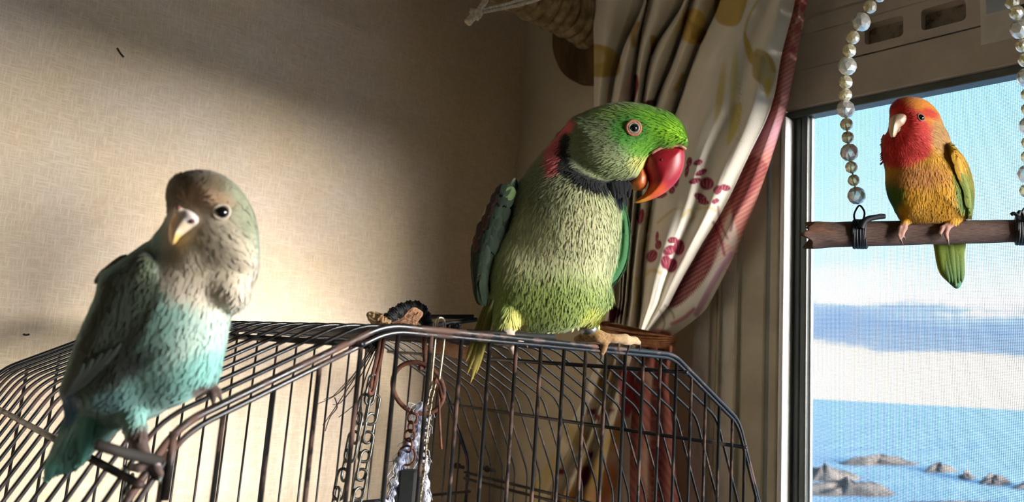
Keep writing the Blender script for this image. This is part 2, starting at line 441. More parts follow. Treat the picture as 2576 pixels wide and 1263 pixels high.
# long rods tying the hoops together
def rod(X, Z, r=0.0016, y0=YC0-0.004, y1=YC1+0.004, m=None):
    mk('long_rod', *tube([(X, y0, Z), (X, y1, Z)], r, 8), m or M_WIRE, cage)
for X, Z in ((0.5265, 1.5010), (0.6300, 1.4370), (0.1090, 1.4375), (0.2105, 1.5035), (0.671, 1.345), (0.671, 1.337), (0.073, 1.345)):
    rod(X, Z, 0.0019)
for yq in (YC1-0.002, YC0+0.0025):
    for Z in (1.320, 1.15, 1.0):
        if yq < 0.5 and Z > 1.2: continue
        mk('cross_rod', *tube([(CXC-0.305, yq, Z), (CXC+0.31, yq, Z)], 0.0019, 8), M_WIRE, cage)
# clips where the side door is tied
for px, py in ((1227, 1180), (1150, 1172)):
    c = onX(px, py, 0.669)
    V, Fq = join([tube([c+np.array([0.0, s*0.010-0.010, 0]), c+np.array([0, s*0.010+0.010, -0.0005])], 0.0024, 8) for s in (-0.4, 0.4)])
    a = np.linspace(0, 2*math.pi*3, 40)
    V2, F2 = tube(np.array([c+np.array([0.0035*math.cos(q), 0.002*(q/6.28)-0.003, 0.0035*math.sin(q)]) for q in a]), 0.0009, 5)
    V, Fq = join([(V, Fq), (V2, F2)])
    mk('door_clip', V, Fq, M_DARK, cage)
# tray
M_TRAY = mat_noise('tray_plastic', (60, 58, 60), (46, 44, 46), 0.4, scale=20)
V, Fq = join([box(CXC-0.325, CXC+0.33, YC0-0.02, YC1+0.02, 0.90, 0.912)]+
             [box(CXC-0.325, CXC-0.313, YC0-0.02, YC1+0.02, 0.912, 1.0), box(CXC+0.318, CXC+0.33, YC0-0.02, YC1+0.02, 0.912, 1.0),
              box(CXC-0.313, CXC+0.318, YC0-0.02, YC0-0.008, 0.912, 1.0), box(CXC-0.313, CXC+0.318, YC1+0.008, YC1+0.02, 0.912, 1.0)])
mk('tray', V, Fq, M_TRAY, cage, False)
# short black latch rod at the near corner
mk('latch_rod', *tube([onY(243, 1118, YC0-0.012), onY(300, 1136, YC0-0.011), onY(402, 1160, YC0-0.004)], 0.0022, 8), M_DARK, cage)
mk('latch_rod', *tube([onY(415, 1258, YC0-0.002), onY(432, 1140, YC0-0.002), onY(436, 1085, YC0-0.0005)], 0.0018, 8), M_WIRER, cage)
# low cupboard the cage stands on (below the picture)
M_CUP = mat_noise('cupboard_wood', (150, 116, 80), (126, 94, 62), 0.5, scale=5, mapscale=(8, 8, 1))
cup = empty('cupboard', (CXC, 0.56, 0), 'low wooden cupboard under the bird cage', 'cupboard')
mk('body', *box(0.02, 0.74, 0.30, 0.84, 0.05, 0.88), M_CUP, cup, False)
mk('top', *box(0.01, 0.75, 0.28, 0.85, 0.88, 0.90), M_CUP, cup, False)
mk('plinth', *box(0.04, 0.72, 0.33, 0.83, 0.0, 0.05), M_CUP, cup, False)
for xa, xb in ((0.03, 0.377), (0.383, 0.73)):
    d_ = mk('door', *box(xa, xb, 0.288, 0.30, 0.07, 0.86), M_CUP, cup, False)
    mk('knob', *tube([((xa+xb)/2, 0.288, 0.5), ((xa+xb)/2, 0.270, 0.5)], 0.012, 12), M_DARK, d_)
# ------------------------------------------------------------------ birds: implicit bodies turned into one continuous mesh
class Bird:
    """shapes are laid out in photo pixels around the bird's own distance D (z in the same units, + away)"""
    def __init__(s, D, lo, hi, step, ctr=None):
        s.D, s.step = D, step; s.px = D/F
        s.lo = np.array(lo, float); s.n = np.ceil((np.array(hi)-s.lo)/step).astype(int)+1
        s.ax = [s.lo[i]+step*np.arange(s.n[i]) for i in range(3)]
        s.fld = np.full(s.n, 60.0, np.float32)
        s.cx, s.cy = (lo[0]+hi[0])/2 if ctr is None else ctr[0], (lo[1]+hi[1])/2 if ctr is None else ctr[1]
        s.dz = ray(s.cx, s.cy)/F                      # depth runs along the sight line to the bird's middle
    def world(s, P):
        P = np.asarray(P, float)
        return at(s.cx, s.cy, s.D)+np.outer(P[:, 0]-s.cx, RIGHT*s.px)+np.outer(P[:, 1]-s.cy, DOWN*s.px)+np.outer(P[:, 2], s.dz*s.px)
    def w1(s, x, y, z=0): return s.world([(x, y, z)])[0]
    def seen(s, V):
        """photo pixel at which a point of the bird is seen, keeping its z"""
        q = 1+V[:, 2]/F; return np.c_[s.cx+(V[:, 0]-s.cx)/q, s.cy+(V[:, 1]-s.cy)/q, V[:, 2]]
    def lay(s, x, y, z): return (s.cx+(x-s.cx)*(1+z/F), s.cy+(y-s.cy)*(1+z/F))
    def lays(s, pts, z): return [s.lay(x, y, z) for x, y in pts]
    def _sub(s, lo, hi):
        a = np.clip(np.floor((np.array(lo)-s.lo)/s.step).astype(int), 0, s.n-1)
        b = np.clip(np.ceil((np.array(hi)-s.lo)/s.step).astype(int)+1, 1, s.n)
        sl = tuple(slice(int(p), int(q)) for p, q in zip(a, b))
        g = np.meshgrid(*[s.ax[i][sl[i]].astype(np.float32) for i in range(3)], indexing='ij', sparse=True)
        return sl, g
    def _merge(s, sl, d, k, sub=False):
        f = s.fld[sl]
        if sub: f[...] = np.maximum(f, -d); return
        if k <= 0: f[...] = np.minimum(f, d); return
        h = np.clip(0.5+0.5*(f-d)/k, 0, 1); f[...] = f*(1-h)+d*h-k*h*(1-h)
    def ell(s, c, r, rot=0.0, k=12, sub=False):
        R = max(r)+k+8; c = np.array(c, float)
        sl, (x, y, z) = s._sub(c-R, c+R)
        ca, sa = math.cos(math.radians(rot)), math.sin(math.radians(rot))
        u = ((x-c[0])*ca+(y-c[1])*sa); v = (-(x-c[0])*sa+(y-c[1])*ca); w_ = z-c[2]
        k0 = np.sqrt((u/r[0])**2+(v/r[1])**2+(w_/r[2])**2); k1 = np.sqrt((u/r[0]**2)**2+(v/r[1]**2)**2+(w_/r[2]**2)**2)+1e-6
        s._merge(sl, k0*(k0-1)/k1, k, sub); return s
    def cap(s, a, b, ra, rb, k=8):
        a, b = np.array(a, float), np.array(b, float); R = max(ra, rb)+k+6
        sl, (x, y, z) = s._sub(np.minimum(a, b)-R, np.maximum(a, b)+R)
        d = b-a; L2 = d@d+1e-9
        t = np.clip(((x-a[0])*d[0]+(y-a[1])*d[1]+(z-a[2])*d[2])/L2, 0, 1)
        q = np.sqrt((x-a[0]-t*d[0])**2+(y-a[1]-t*d[1])**2+(z-a[2]-t*d[2])**2)-(ra+(rb-ra)*t)
        s._merge(sl, q, k); return s
    def chain(s, pts, k=5):
        for p, q in zip(pts[:-1], pts[1:]): s.cap(p[:3], q[:3], p[3], q[3], k)
        return s
    def pil(s, poly, H, R, z0=0.0, k=12, zs=(0, 0), smooth=True):
        """cushion with the given outline, half thickness H; zs tilts it in depth along x and y"""
        Pg = crom(poly, 6, True) if smooth else np.array(poly, float)
        lo2, hi2 = Pg.min(0)-k-8, Pg.max(0)+k+8; c2 = Pg.mean(0)
        zr = H+k+8+abs(zs[0])*(hi2-lo2)[0]*0.6+abs(zs[1])*(hi2-lo2)[1]*0.6
        sl, (x, y, z) = s._sub((lo2[0], lo2[1], z0-zr), (hi2[0], hi2[1], z0+zr))
        d = polydist(Pg, x[:, :, 0], y[:, :, 0])[:, :, None]
        zz = (z-z0-zs[0]*(x-c2[0])-zs[1]*(y-c2[1]))/H
        e = np.maximum(0, 1-d/R)
        g = np.sqrt(zz**2+e**2)
        gr = np.sqrt((zz/np.maximum(g, 1e-3)/H)**2+(e/np.maximum(g, 1e-3)/R)**2)
        s._merge(sl, ((g-1)/np.maximum(gr, 0.25/max(H, R))).astype(np.float32), k); return s
    def mesh(s, smooth=2):
        """naive surface nets"""
        f = s.fld; ins = f < 0
        n = f.shape
        cnt = np.zeros((n[0]-1, n[1]-1, n[2]-1), np.uint8)
        for i in (0, 1):
            for j in (0, 1):
                for k in (0, 1): cnt += ins[i:n[0]-1+i, j:n[1]-1+j, k:n[2]-1+k]
        act = (cnt > 0) & (cnt < 8)
        idx = np.argwhere(act); m = len(idx)
        vid = np.full(act.shape, -1, np.int64); vid[act] = np.arange(m)
        acc = np.zeros((m, 3)); c = np.zeros(m)
        corners = [(i, j, k) for i in (0, 1) for j in (0, 1) for k in (0, 1)]
        for a in corners:
            for ax in range(3):
                if a[ax]: continue
                b_ = list(a); b_[ax] = 1
                fa = f[idx[:, 0]+a[0], idx[:, 1]+a[1], idx[:, 2]+a[2]]; fb = f[idx[:, 0]+b_[0], idx[:, 1]+b_[1], idx[:, 2]+b_[2]]
                cr = (fa < 0) != (fb < 0)
                t = np.where(cr, fa/(fa-fb+1e-12), 0)
                p = np.tile(np.array(a, float), (m, 1)); p[:, ax] += t
                acc[cr] += p[cr]; c[cr] += 1
        V = s.lo+s.step*(idx+acc/np.maximum(c, 1)[:, None])
        Q = []
        for ax in range(3):
            o1, o2 = [(1, 2), (2, 0), (0, 1)][ax]
            A_ = [slice(1, n[i]-1) for i in range(3)]; A_[ax] = slice(0, n[ax]-1)
            B_ = list(A_); B_[ax] = slice(1, n[ax])
            ia, ib = ins[tuple(A_)], ins[tuple(B_)]
            for flag, flip in (((ia & ~ib), False), ((~ia & ib), True)):
                e = np.argwhere(flag)
                if not len(e): continue
                for i in range(3):
                    if i != ax: e[:, i] += 1
                def cell(d1, d2):
                    q = e.copy(); q[:, o1] += d1; q[:, o2] += d2; return vid[q[:, 0], q[:, 1], q[:, 2]]
                q = np.stack([cell(-1, -1), cell(0, -1), cell(0, 0), cell(-1, 0)], 1)
                Q.append(q[:, ::-1] if flip else q)
        Q = np.concatenate(Q); Q = Q[(Q >= 0).all(1)]
        for _ in range(smooth):
            S = np.zeros_like(V); cn = np.zeros(m)
            for a, b_ in ((0, 1), (1, 2), (2, 3), (3, 0)):
                np.add.at(S, Q[:, a], V[Q[:, b_]]); np.add.at(S, Q[:, b_], V[Q[:, a]])
                np.add.at(cn, Q[:, a], 1); np.add.at(cn, Q[:, b_], 1)
            V = 0.5*V+0.5*S/np.maximum(cn, 1)[:, None]
        return V, Q
def polydist(P, x, y):
    """signed distance to a closed polygon, + inside"""
    x, y = np.broadcast_arrays(x, y)
    d2 = np.full(x.shape, 1e12, np.float32); inside = np.zeros(x.shape, bool)
    for a, b in zip(P, np.roll(P, -1, 0)):
        ex, ey = b-a; L2 = ex*ex+ey*ey+1e-12
        t = np.clip(((x-a[0])*ex+(y-a[1])*ey)/L2, 0, 1)
        d2 = np.minimum(d2, (x-a[0]-t*ex)**2+(y-a[1]-t*ey)**2)
        c = ((a[1] > y) != (b[1] > y))
        with np.errstate(divide='ignore', invalid='ignore'):
            inside ^= c & (x < (b[0]-a[0])*(y-a[1])/(b[1]-a[1]+1e-12)+a[0])
    d = np.sqrt(d2); return np.where(inside, d, -d)
def vnormals(V, Q):
    n = np.cross(V[Q[:, 2]]-V[Q[:, 0]], V[Q[:, 3]]-V[Q[:, 1]])
    N_ = np.zeros_like(V)
    for i in range(4): np.add.at(N_, Q[:, i], n)
    return N_/(np.linalg.norm(N_, axis=1)[:, None]+1e-12)
class Paint:
    """feather colours over a bird (its own colours, plus light through one beak edge, in linear values)"""
    def __init__(s, P, base): s.P = P; s.c = np.tile(np.array(lin(base)[:3]), (len(P), 1))
    def mixin(s, m, col): m = np.clip(m, 0, 1)[:, None]; s.c = s.c*(1-m)+np.array(lin(col)[:3])*m; return s
    def e(s, c, r, col, rot=0, soft=0.3, z=None, amt=1.0):
        ca, sa = math.cos(math.radians(rot)), math.sin(math.radians(rot))
        dx, dy_ = s.P[:, 0]-c[0], s.P[:, 1]-c[1]
        q = np.sqrt(((dx*ca+dy_*sa)/r[0])**2+((-dx*sa+dy_*ca)/r[1])**2)
        m = np.clip((1+soft-q)/(2*soft), 0, 1); m = m*m*(3-2*m)
        if z is not None: m = m*np.clip((z[1]-s.P[:, 2])/z[0], 0, 1) if z[0] > 0 else m*np.clip((s.P[:, 2]-z[1])/-z[0], 0, 1)
        return s.mixin(m*amt, col)
    def poly(s, pg, col, soft=8, amt=1.0, z=None):
        Pg = crom(pg, 5, True); d = polydist(Pg, s.P[:, 0], s.P[:, 1])
        m = np.clip(0.5+d/(2*soft), 0, 1); m = m*m*(3-2*m)
        if z is not None: m = m*(s.P[:, 2] < z)
        return s.mixin(m*amt, col)
    def band(s, line, w, col, soft=5, amt=1.0, z=None):
        L = crom(line, 6); d2 = np.full(len(s.P), 1e9)
        for a, b in zip(L[:-1], L[1:]):
            e = b-a; t = np.clip(((s.P[:, :2]-a)@e)/(e@e+1e-9), 0, 1)
            d2 = np.minimum(d2, ((s.P[:, :2]-a-t[:, None]*e)**2).sum(1))
        m = np.clip((w/2+soft-np.sqrt(d2))/(2*soft), 0, 1)
        if z is not None: m = m*(s.P[:, 2] < z)
        return s.mixin(m*amt, col)
def feather_material(name, rough=0.75, streak=0.25, sc=(60, 60, 60), sheen=0.2, bump=0.3):
    m, t, b = mat(name, (200, 200, 200), rough, 0, 0.25)
    a = N(t, 'ShaderNodeAttribute', attribute_name='Col')
    tcn = N(t, 'ShaderNodeTexCoord'); mpn = N(t, 'ShaderNodeMapping'); mpn.inputs['Scale'].default_value = sc
    n = N(t, 'ShaderNodeTexNoise', Scale=6.0, Detail=5.0, Roughness=0.6)
    t.links.new(tcn.outputs['Object'], mpn.inputs[0]); t.links.new(mpn.outputs[0], n.inputs['Vector'])
    r = N(t, 'ShaderNodeMapRange'); r.inputs['From Min'].default_value = 0.3; r.inputs['From Max'].default_value = 0.7
    r.inputs['To Min'].default_value = 1-streak; r.inputs['To Max'].default_value = 1+streak*0.6
    t.links.new(n.outputs['Fac'], r.inputs['Value'])
    mm = N(t, 'ShaderNodeVectorMath', operation='SCALE'); t.links.new(a.outputs['Color'], mm.inputs[0]); t.links.new(r.outputs[0], mm.inputs['Scale'])
    t.links.new(mm.outputs[0], b.inputs['Base Color'])
    b.inputs['Sheen Weight'].default_value = sheen; b.inputs['Sheen Roughness'].default_value = 0.5
    if bump:
        bp = N(t, 'ShaderNodeBump', Strength=bump, Distance=0.0008); t.links.new(n.outputs['Fac'], bp.inputs['Height']); t.links.new(bp.outputs[0], b.inputs['Normal'])
    return m
def plumage(bird, V, Nn, C, flow, count, length, width, lift, name, mat_, parent, mask=None, seed=1, zmax=1e9, jitter=0.12):
    """thousands of small contour feathers lying over the body; lengths in pixels"""
    r = np.random.default_rng(seed)
    ok = np.where((V[:, 2] < zmax) & (mask if mask is not None else True))[0]
    pick = r.choice(ok, min(count, len(ok)), replace=False)
    p = V[pick]+r.normal(0, bird.step*0.3, (len(pick), 3)); n = Nn[pick]; fl = flow(p)
    t = fl-n*(fl*n).sum(1)[:, None]; t /= np.linalg.norm(t, axis=1)[:, None]+1e-9
    b = np.cross(n, t); ang = r.normal(0, 0.16, len(pick))[:, None]; t, b = t*np.cos(ang)+b*np.sin(ang), b*np.cos(ang)-t*np.sin(ang)
    Ls = (length(p) if callable(length) else np.full(len(p), length))*r.uniform(0.7, 1.25, len(p)); Ws = (width(p) if callable(width) else np.full(len(p), width))*r.uniform(0.7, 1.2, len(p))
    Ls, Ws = Ls[:, None], Ws[:, None]; lf = lift*r.uniform(0.3, 1.3, len(p))[:, None]
    rows = []
    for s_, w_, h_ in ((0, 0.35, -0.02), (0.45, 0.5, 0.35), (0.8, 0.36, 0.75)):
        c = p+t*Ls*s_+n*Ls*lf*h_
        rows += [c-b*Ws*w_, c+b*Ws*w_]
    rows.append(p+t*Ls+n*Ls*lf*0.9)
    P = np.stack(rows, 1); m = len(pick)
    base = np.arange(m)[:, None]*7
    tri = np.array([[0, 1, 3], [0, 3, 2], [2, 3, 5], [2, 5, 4], [4, 5, 6]])
    Fq = (base[:, :, None]+tri[None]).reshape(-1, 3)
    cv = C[pick]*r.uniform(1-jitter, 1+jitter, (m, 1))*r.uniform(1-jitter*0.4, 1+jitter*0.4, (m, 3))
    cols = np.clip(np.repeat(cv, 7, 0), 0, 1)
    o = mk(name, bird.world(P.reshape(-1, 3)), Fq, mat_, parent, True, cols); o['kind'] = 'stuff'
    return o
def surf(V, x, y, rad=6):
    """the nearest surface point of a bird toward the viewer at a pixel"""
    d = (V[:, 0]-x)**2+(V[:, 1]-y)**2; c = np.where(d < rad*rad)[0]
    if not len(c): return V[np.argmin(d)]
    return V[c[np.argmin(V[c, 2])]]
def solid(D, lo, hi, step, build, smooth=2, ctr=None):
    b_ = Bird(D, lo, hi, step, ctr); build(b_); V, Q = b_.mesh(smooth); return b_, V, Q
def uvs(c, r, n=20, m=12, ax=None):
    V = []; Fq = []
    for i in range(m+1):
        th = math.pi*i/m
        for k in range(n):
            ph = 2*math.pi*k/n; V.append((math.sin(th)*math.cos(ph), math.sin(th)*math.sin(ph), math.cos(th)))
    for i in range(m):
        for k in range(n): Fq.append((i*n+k, (i+1)*n+k, (i+1)*n+(k+1) % n, i*n+(k+1) % n))
    return np.array(V)*r+np.asarray(c), Fq
def ring(c, nrm, R, r, n=28, m=8, flat=0.5):
    nrm = np.asarray(nrm)/np.linalg.norm(nrm); a = np.cross(nrm, [0.3, 0.2, 0.9]); a /= np.linalg.norm(a); b = np.cross(nrm, a)
    V = []; Fq = []
    for i in range(n):
        th = 2*math.pi*i/n; d = math.cos(th)*a+math.sin(th)*b
        for k in range(m):
            ph = 2*math.pi*k/m; V.append(np.asarray(c)+d*(R+r*math.cos(ph))+nrm*r*flat*math.sin(ph))
    for i in range(n):
        for k in range(m): Fq.append((i*m+k, ((i+1) % n)*m+k, ((i+1) % n)*m+(k+1) % m, i*m+(k+1) % m))
    return V, Fq
M_EYEB, _, _ = mat('eye_black', (8, 8, 10), 0.05, 0, 0.8)
M_IRIS = mat_noise('iris_pale', (168, 160, 148), (128, 120, 110), 0.3, scale=900)
M_LID = mat_noise('lid_orange', (206, 130, 92), (176, 102, 72), 0.6, scale=900)
M_LIDW = mat_noise('lid_white', (208, 192, 172), (192, 174, 154), 0.6, scale=900)
def eye(bird, V, Nn, x, y, r, parent, rings, bulge=0.55, pupil_first=True):
    """dark bead in a ring of bare skin; r in pixels"""
    lx, ly = x, y
    for _ in range(3): p = surf(V, lx, ly, 5); lx, ly = bird.lay(x, y, p[2])
    x, y = lx, ly; i = int(np.argmin(((V-p)**2).sum(1))); near = np.argsort(((V-p)**2).sum(1))[:60]
    n = Nn[near].mean(0); n /= np.linalg.norm(n)
    wn = n[0]*RIGHT+n[1]*DOWN+n[2]*FWD; c = bird.w1(x, y, p[2])
    px = bird.px
    root = mk('eye', *uvs((0, 0, 0), r*px), M_EYEB, None)
    root.parent = parent; root.location = Vector(c-wn*r*px*(1-bulge))-wloc(parent)
    for (R, rr, m_, nm, off) in rings:
        mk(nm, *ring(c+wn*off*px, wn, R*px, rr*px), m_, root)
    return root
def blade(L, W_, camber=0.15, curve=0.0, n=12, tip=0.7, rib=True):
    """flight or covert feather lying in XY, root at 0, along +X; gently domed, with a raised shaft"""
    V = []; Fq = []
    for i in range(n+1):
        s_ = i/n; wv = W_*0.5*(math.sin(math.pi*min(1, 0.12+s_*0.88)**tip) if s_ < 1 else 0.02)
        wv = W_*0.5*max(0.04, min(1, 0.35+3*s_)*math.sqrt(max(0, 1-max(0, (s_-0.45)/0.55)**2.2)))
        for k, q in enumerate((-1, -0.5, 0, 0.5, 1)):
            V.append((L*s_, q*wv+curve*L*s_*s_, camber*W_*(1-q*q)-0.10*L*s_*s_*camber+(0.02*W_ if q == 0 and rib else 0)))
    for i in range(n):
        for k in range(4): Fq.append((i*5+k, (i+1)*5+k, (i+1)*5+k+1, i*5+k+1))
    return np.array(V), Fq
def put_blade(bird, name, a, b, n, W_, mat_, parent, col, camber=0.15, curve=0.0, colt=None, tip=0.7):
    """feather from a to b (pixel coords with z), surface normal n (pixel frame), width W_ px"""
    a, b, n = (np.asarray(q, float) for q in (a, b, n))
    t = b-a; L = np.linalg.norm(t); t /= L; n = n-t*(n@t); n /= np.linalg.norm(n); s_ = np.cross(n, t)
    V, Fq = blade(L, W_, camber, curve, tip=tip)
    P = a+np.outer(V[:, 0], t)+np.outer(V[:, 1], s_)+np.outer(V[:, 2], n)
    c0 = np.array(lin(col)[:3]); c1 = np.array(lin(colt or col)[:3]); u = (V[:, 0]/L)[:, None]
    edge = 1+0.18*(np.abs(V[:, 1:2])/(W_*0.5+1e-9))**2
    cols = np.clip((c0*(1-u)+c1*u)*edge, 0, 1)
    return mk(name, bird.world(P), Fq, mat_, parent, True, cols)
def claw(bird, pts, parent, mat_, r0):
    P = crom([bird.w1(*p) for p in pts], 5); R = np.linspace(r0*bird.px, 0.25*bird.px, len(P))
    return mk('claw', *tube(P, R, 7), mat_, parent)
M_FEA = feather_material('feather_smooth', streak=0.10, sc=(30, 30, 30), bump=0.15)
M_FEAC = feather_material('feather_crisp', streak=0.16, sc=(90, 90, 90), bump=0.2)
M_LIDG = mat_noise('lid_grey', (150, 112, 100), (128, 92, 84), 0.6, scale=900)
M_CLAW = mat_noise('claw_horn', (74, 62, 54), (46, 38, 34), 0.35, scale=200)
M_CLAWP = mat_noise('claw_pale', (150, 122, 108), (120, 92, 80), 0.4, scale=200)
# ------------------------------------------------------------------ big green parakeet on the cage roof
def parakeet():
    D = 0.505
    b = Bird(D, (1160, 255, -240), (1735, 945, 235), 3.4)
    head = [(1432, 312), (1470, 288), (1530, 268), (1590, 265), (1650, 279), (1697, 308), (1722, 345), (1723, 370), (1690, 380), (1640, 394), (1620, 425), (1600, 458), (1560, 464), (1500, 455), (1445, 428), (1420, 380)]
    body = [(1428, 318), (1480, 330), (1540, 400), (1578, 480), (1574, 560), (1569, 630), (1555, 690), (1530, 740), (1505, 795), (1450, 826), (1400, 836), (1340, 833), (1300, 818), (1262, 792), (1240, 760), (1233, 700), (1240, 640), (1262, 580), (1290, 500), (1325, 435), (1385, 362)]
    b.pil(head, 76, 96, -25, 6)
    b.pil(body, 128, 165, 20, 26, zs=(0.32, 0))
    b.ell((1430, 570, -40), (122, 150, 100), 8, 30)
    b.ell((1400, 715, -30), (132, 105, 100), 0, 30)
    b.ell((1660, 335, -25), (58, 48, 58), 25, 10)
    b.ell((1530, 405, -62), (72, 48, 45), 10, 22)                       # cheek
    wl = [(1296, 452), (1307, 470), (1302, 520), (1284, 570), (1254, 620), (1240, 670), (1237, 720), (1231, 738), (1221, 730), (1207, 705), (1202, 660), (1207, 600), (1221, 545), (1250, 494)]
    b.pil(wl, 46, 40, -58, 5, zs=(0.2, 0))
    wr = [(1566, 495), (1580, 525), (1588, 590), (1583, 650), (1562, 700), (1530, 726), (1536, 690), (1552, 640), (1560, 580), (1562, 530)]
    b.pil(wr, 40, 18, 70, 4)
    b.cap((1288, 750, -55), (1284, 806, -105), 46, 24, 14).cap((1284, 806, -105), (1290, 838, -128), 22, 15, 6)
    b.cap((1490, 745, 20), (1482, 808, 55), 52, 27, 14).cap((1482, 808, 55), (1481, 842, 66), 23, 19, 6)
    # feet
    b.ell((1500, 852, 62), (27, 17, 20), 8, 7)
    b.chain([(1505, 854, 58, 15), (1548, 862, 70, 11), (1578, 866, 88, 14), (1592, 874, 100, 10)], 5)
    b.chain([(1505, 856, 52, 13), (1524, 868, 60, 11), (1520, 888, 68, 10), (1516, 900, 70, 8)], 4)
    b.chain([(1490, 858, 62, 13), (1462, 860, 75, 10), (1450, 866, 90, 8)], 4)
    b.chain([(1580, 868, 88, 11), (1606, 872, 112, 10), (1618, 880, 124, 7)], 4)
    b.ell((1287, 836, -126), (20, 13, 18), 0, 6)
    b.chain([(1290, 838, -126, 13), (1312, 840, -130, 9), (1322, 844, -124, 7)], 4)
    b.chain([(1290, 842, -124, 11), (1302, 862, -122, 9), (1305, 876, -118, 7)], 4)
    b.chain([(1284, 838, -126, 12), (1262, 842, -130, 8)], 4)
    V, Q = b.mesh(2); Nn = vnormals(V, Q)
    p = Paint(b.seen(V), (146, 160, 98))
    p.e((1420, 590), (150, 190), (192, 192, 144), soft=0.4)
    p.e((1400, 760), (170, 80), (142, 160, 82), soft=0.5)
    p.e((1300, 810), (26, 36), (196, 190, 100), soft=0.5).e((1500, 800), (34, 40), (186, 190, 84), soft=0.5)
    p.e((1340, 430), (90, 110), (140, 146, 106), -40, 0.5)
    p.poly(head, (138, 147, 112), 10)
    p.e((1500, 320), (90, 60), (122, 134, 92), soft=0.5).e((1560, 425), (80, 40), (160, 172, 120), 10, 0.5).e((1625, 395), (40, 30), (196, 196, 108), -40, 0.5)
    p.e((1560, 280), (70, 22), (120, 150, 62), 0, 0.5).e((1660, 325), (80, 60), (112, 176, 26), 25, 0.45).e((1590, 330), (50, 42), (74, 140, 46), 10, 0.4).e((1700, 340), (30, 34), (138, 196, 20), 20, 0.5).e((1640, 370), (60, 22), (96, 158, 36), -10, 0.5)
    p.band([(1436, 308), (1410, 345), (1400, 390), (1404, 415)], 36, (226, 108, 108), 5, z=120)
    p.band([(1428, 345), (1422, 385), (1432, 420), (1465, 446), (1510, 464), (1560, 468), (1592, 458)], 27, (10, 10, 11), 4, z=60)
    p.band([(1424, 360), (1424, 400)], 14, (10, 10, 11), 4)
    p.e((1558, 485), (22, 30), (12, 12, 14), -20, 0.25)
    p.poly(wl, (34, 50, 34), 5).band([(1262, 492), (1225, 550), (1206, 610)], 16, (104, 50, 40), 7, 0.8).e((1285, 492), (20, 14), (128, 156, 86), 0, 0.4)
    p.poly(wr, (50, 104, 54), 5)
    for c, r in (((1482, 845), (32, 22)), ((1540, 872), (100, 22)), ((1292, 850), (52, 24))): p.e(c, r, (176, 140, 92), 0, 0.2)
    p.e((1292, 842), (34, 30), (188, 168, 152), 0, 0.3).e((1515, 850), (40, 20), (150, 112, 62), 8, 0.4).e((1585, 870), (30, 16), (206, 180, 140), 8, 0.4)
    SV = b.seen(V); fm = np.clip((SV[:, 1]-np.where(SV[:, 0] > 1508, 832, 841))/4, 0, 1)*((SV[:, 0] > 1430) | (SV[:, 1] > 838))
    fm *= (SV[:, 0] > 1430) | (np.abs(SV[:, 0]-1296) < 46)
    sc_ = 0.5+0.5*np.sin(SV[:, 0]*0.9+2*np.sin(SV[:, 1]*0.5))*np.sin(SV[:, 1]*1.1+0.4*SV[:, 0])
    p.mixin(fm, (156, 120, 78)).mixin(fm*(sc_ > 0.55)*0.6, (104, 72, 42)).mixin(fm*np.clip((SV[:, 0]-1540)/40, 0, 1)*0.6, (200, 172, 134)).mixin(fm*(SV[:, 0] < 1400), (184, 162, 146))
    root = empty('parakeet', b.w1(1400, 850, -40), 'large green parakeet with a red beak, black collar and pink nape on the cage', 'bird')
    mk('body', b.world(V), Q, M_FEAC, root, True, p.c)
    leg = (b.seen(V)[:, 1] > 826) | ((np.abs(b.seen(V)[:, 0]-1482) < 40) & (b.seen(V)[:, 1] > 812)) | ((np.abs(b.seen(V)[:, 0]-1290) < 26) & (b.seen(V)[:, 1] > 808))
    wingm = (polydist(crom(wl, 5, True), V[:, 0], V[:, 1]) > -2) | (polydist(crom(wr, 5, True), V[:, 0], V[:, 1]) > 2)
    S_ = b.seen(V); ring_d = (S_[:, 0]-1594)**2+(S_[:, 1]-322)**2 < 20**2
    beakz = polydist(np.array([(1628, 388), (1720, 378), (1715, 500), (1570, 470), (1600, 430)], float), V[:, 0], V[:, 1]) > 0
    isH = polydist(crom(head, 5, True), V[:, 0], V[:, 1]) > -6
    def flow(P):
        f_ = np.stack([-0.10+(P[:, 0]-1400)*0.0012, np.ones(len(P)), 0*P[:, 0]], 1)
        nk = np.clip((520-P[:, 1])/120, 0, 1)[:, None]
        f_ = f_*(1-nk)+np.array([-0.75, 0.66, 0])*nk
        h = (polydist(crom(head, 5, True), P[:, 0], P[:, 1]) > -8)[:, None]
        return np.where(h, np.stack([-np.ones(len(P)), (P[:, 1]-350)*0.004+0.1, 0*P[:, 0]], 1), f_)
    vis = Nn[:, 2] < 0.45
    plumage(b, V, Nn, p.c, flow, 30000, 25, 3.3, 0.13, 'plumage', M_FEAC, root, vis & ~isH & ~leg & ~wingm, 3, jitter=0.13)
    plumage(b, V, Nn, p.c, flow, 26000, 15, 2.2, 0.11, 'head_plumage', M_FEAC, root, vis & isH & ~ring_d & ~beakz, 4, jitter=0.13)
    # undertail tuft between the legs
    r = np.random.default_rng(5)
    for k in range(16):
        x = 1330+k*11; a = (x+r.uniform(-4, 4), 806+6*math.sin(k), -20+k*4); e = (x+(x-1400)*0.16+r.uniform(-8, 8), 838+r.uniform(-4, 12), -10+k*5)
        put_blade(b, 'undertail_feather', a, e, (0, 0, -1), 13, M_FEAC, root, (168, 186, 104), colt=(196, 204, 156))
    # wing coverts and flight feathers
    wc = crom([(1284, 470), (1262, 530), (1238, 590), (1222, 650), (1218, 700)], 10)
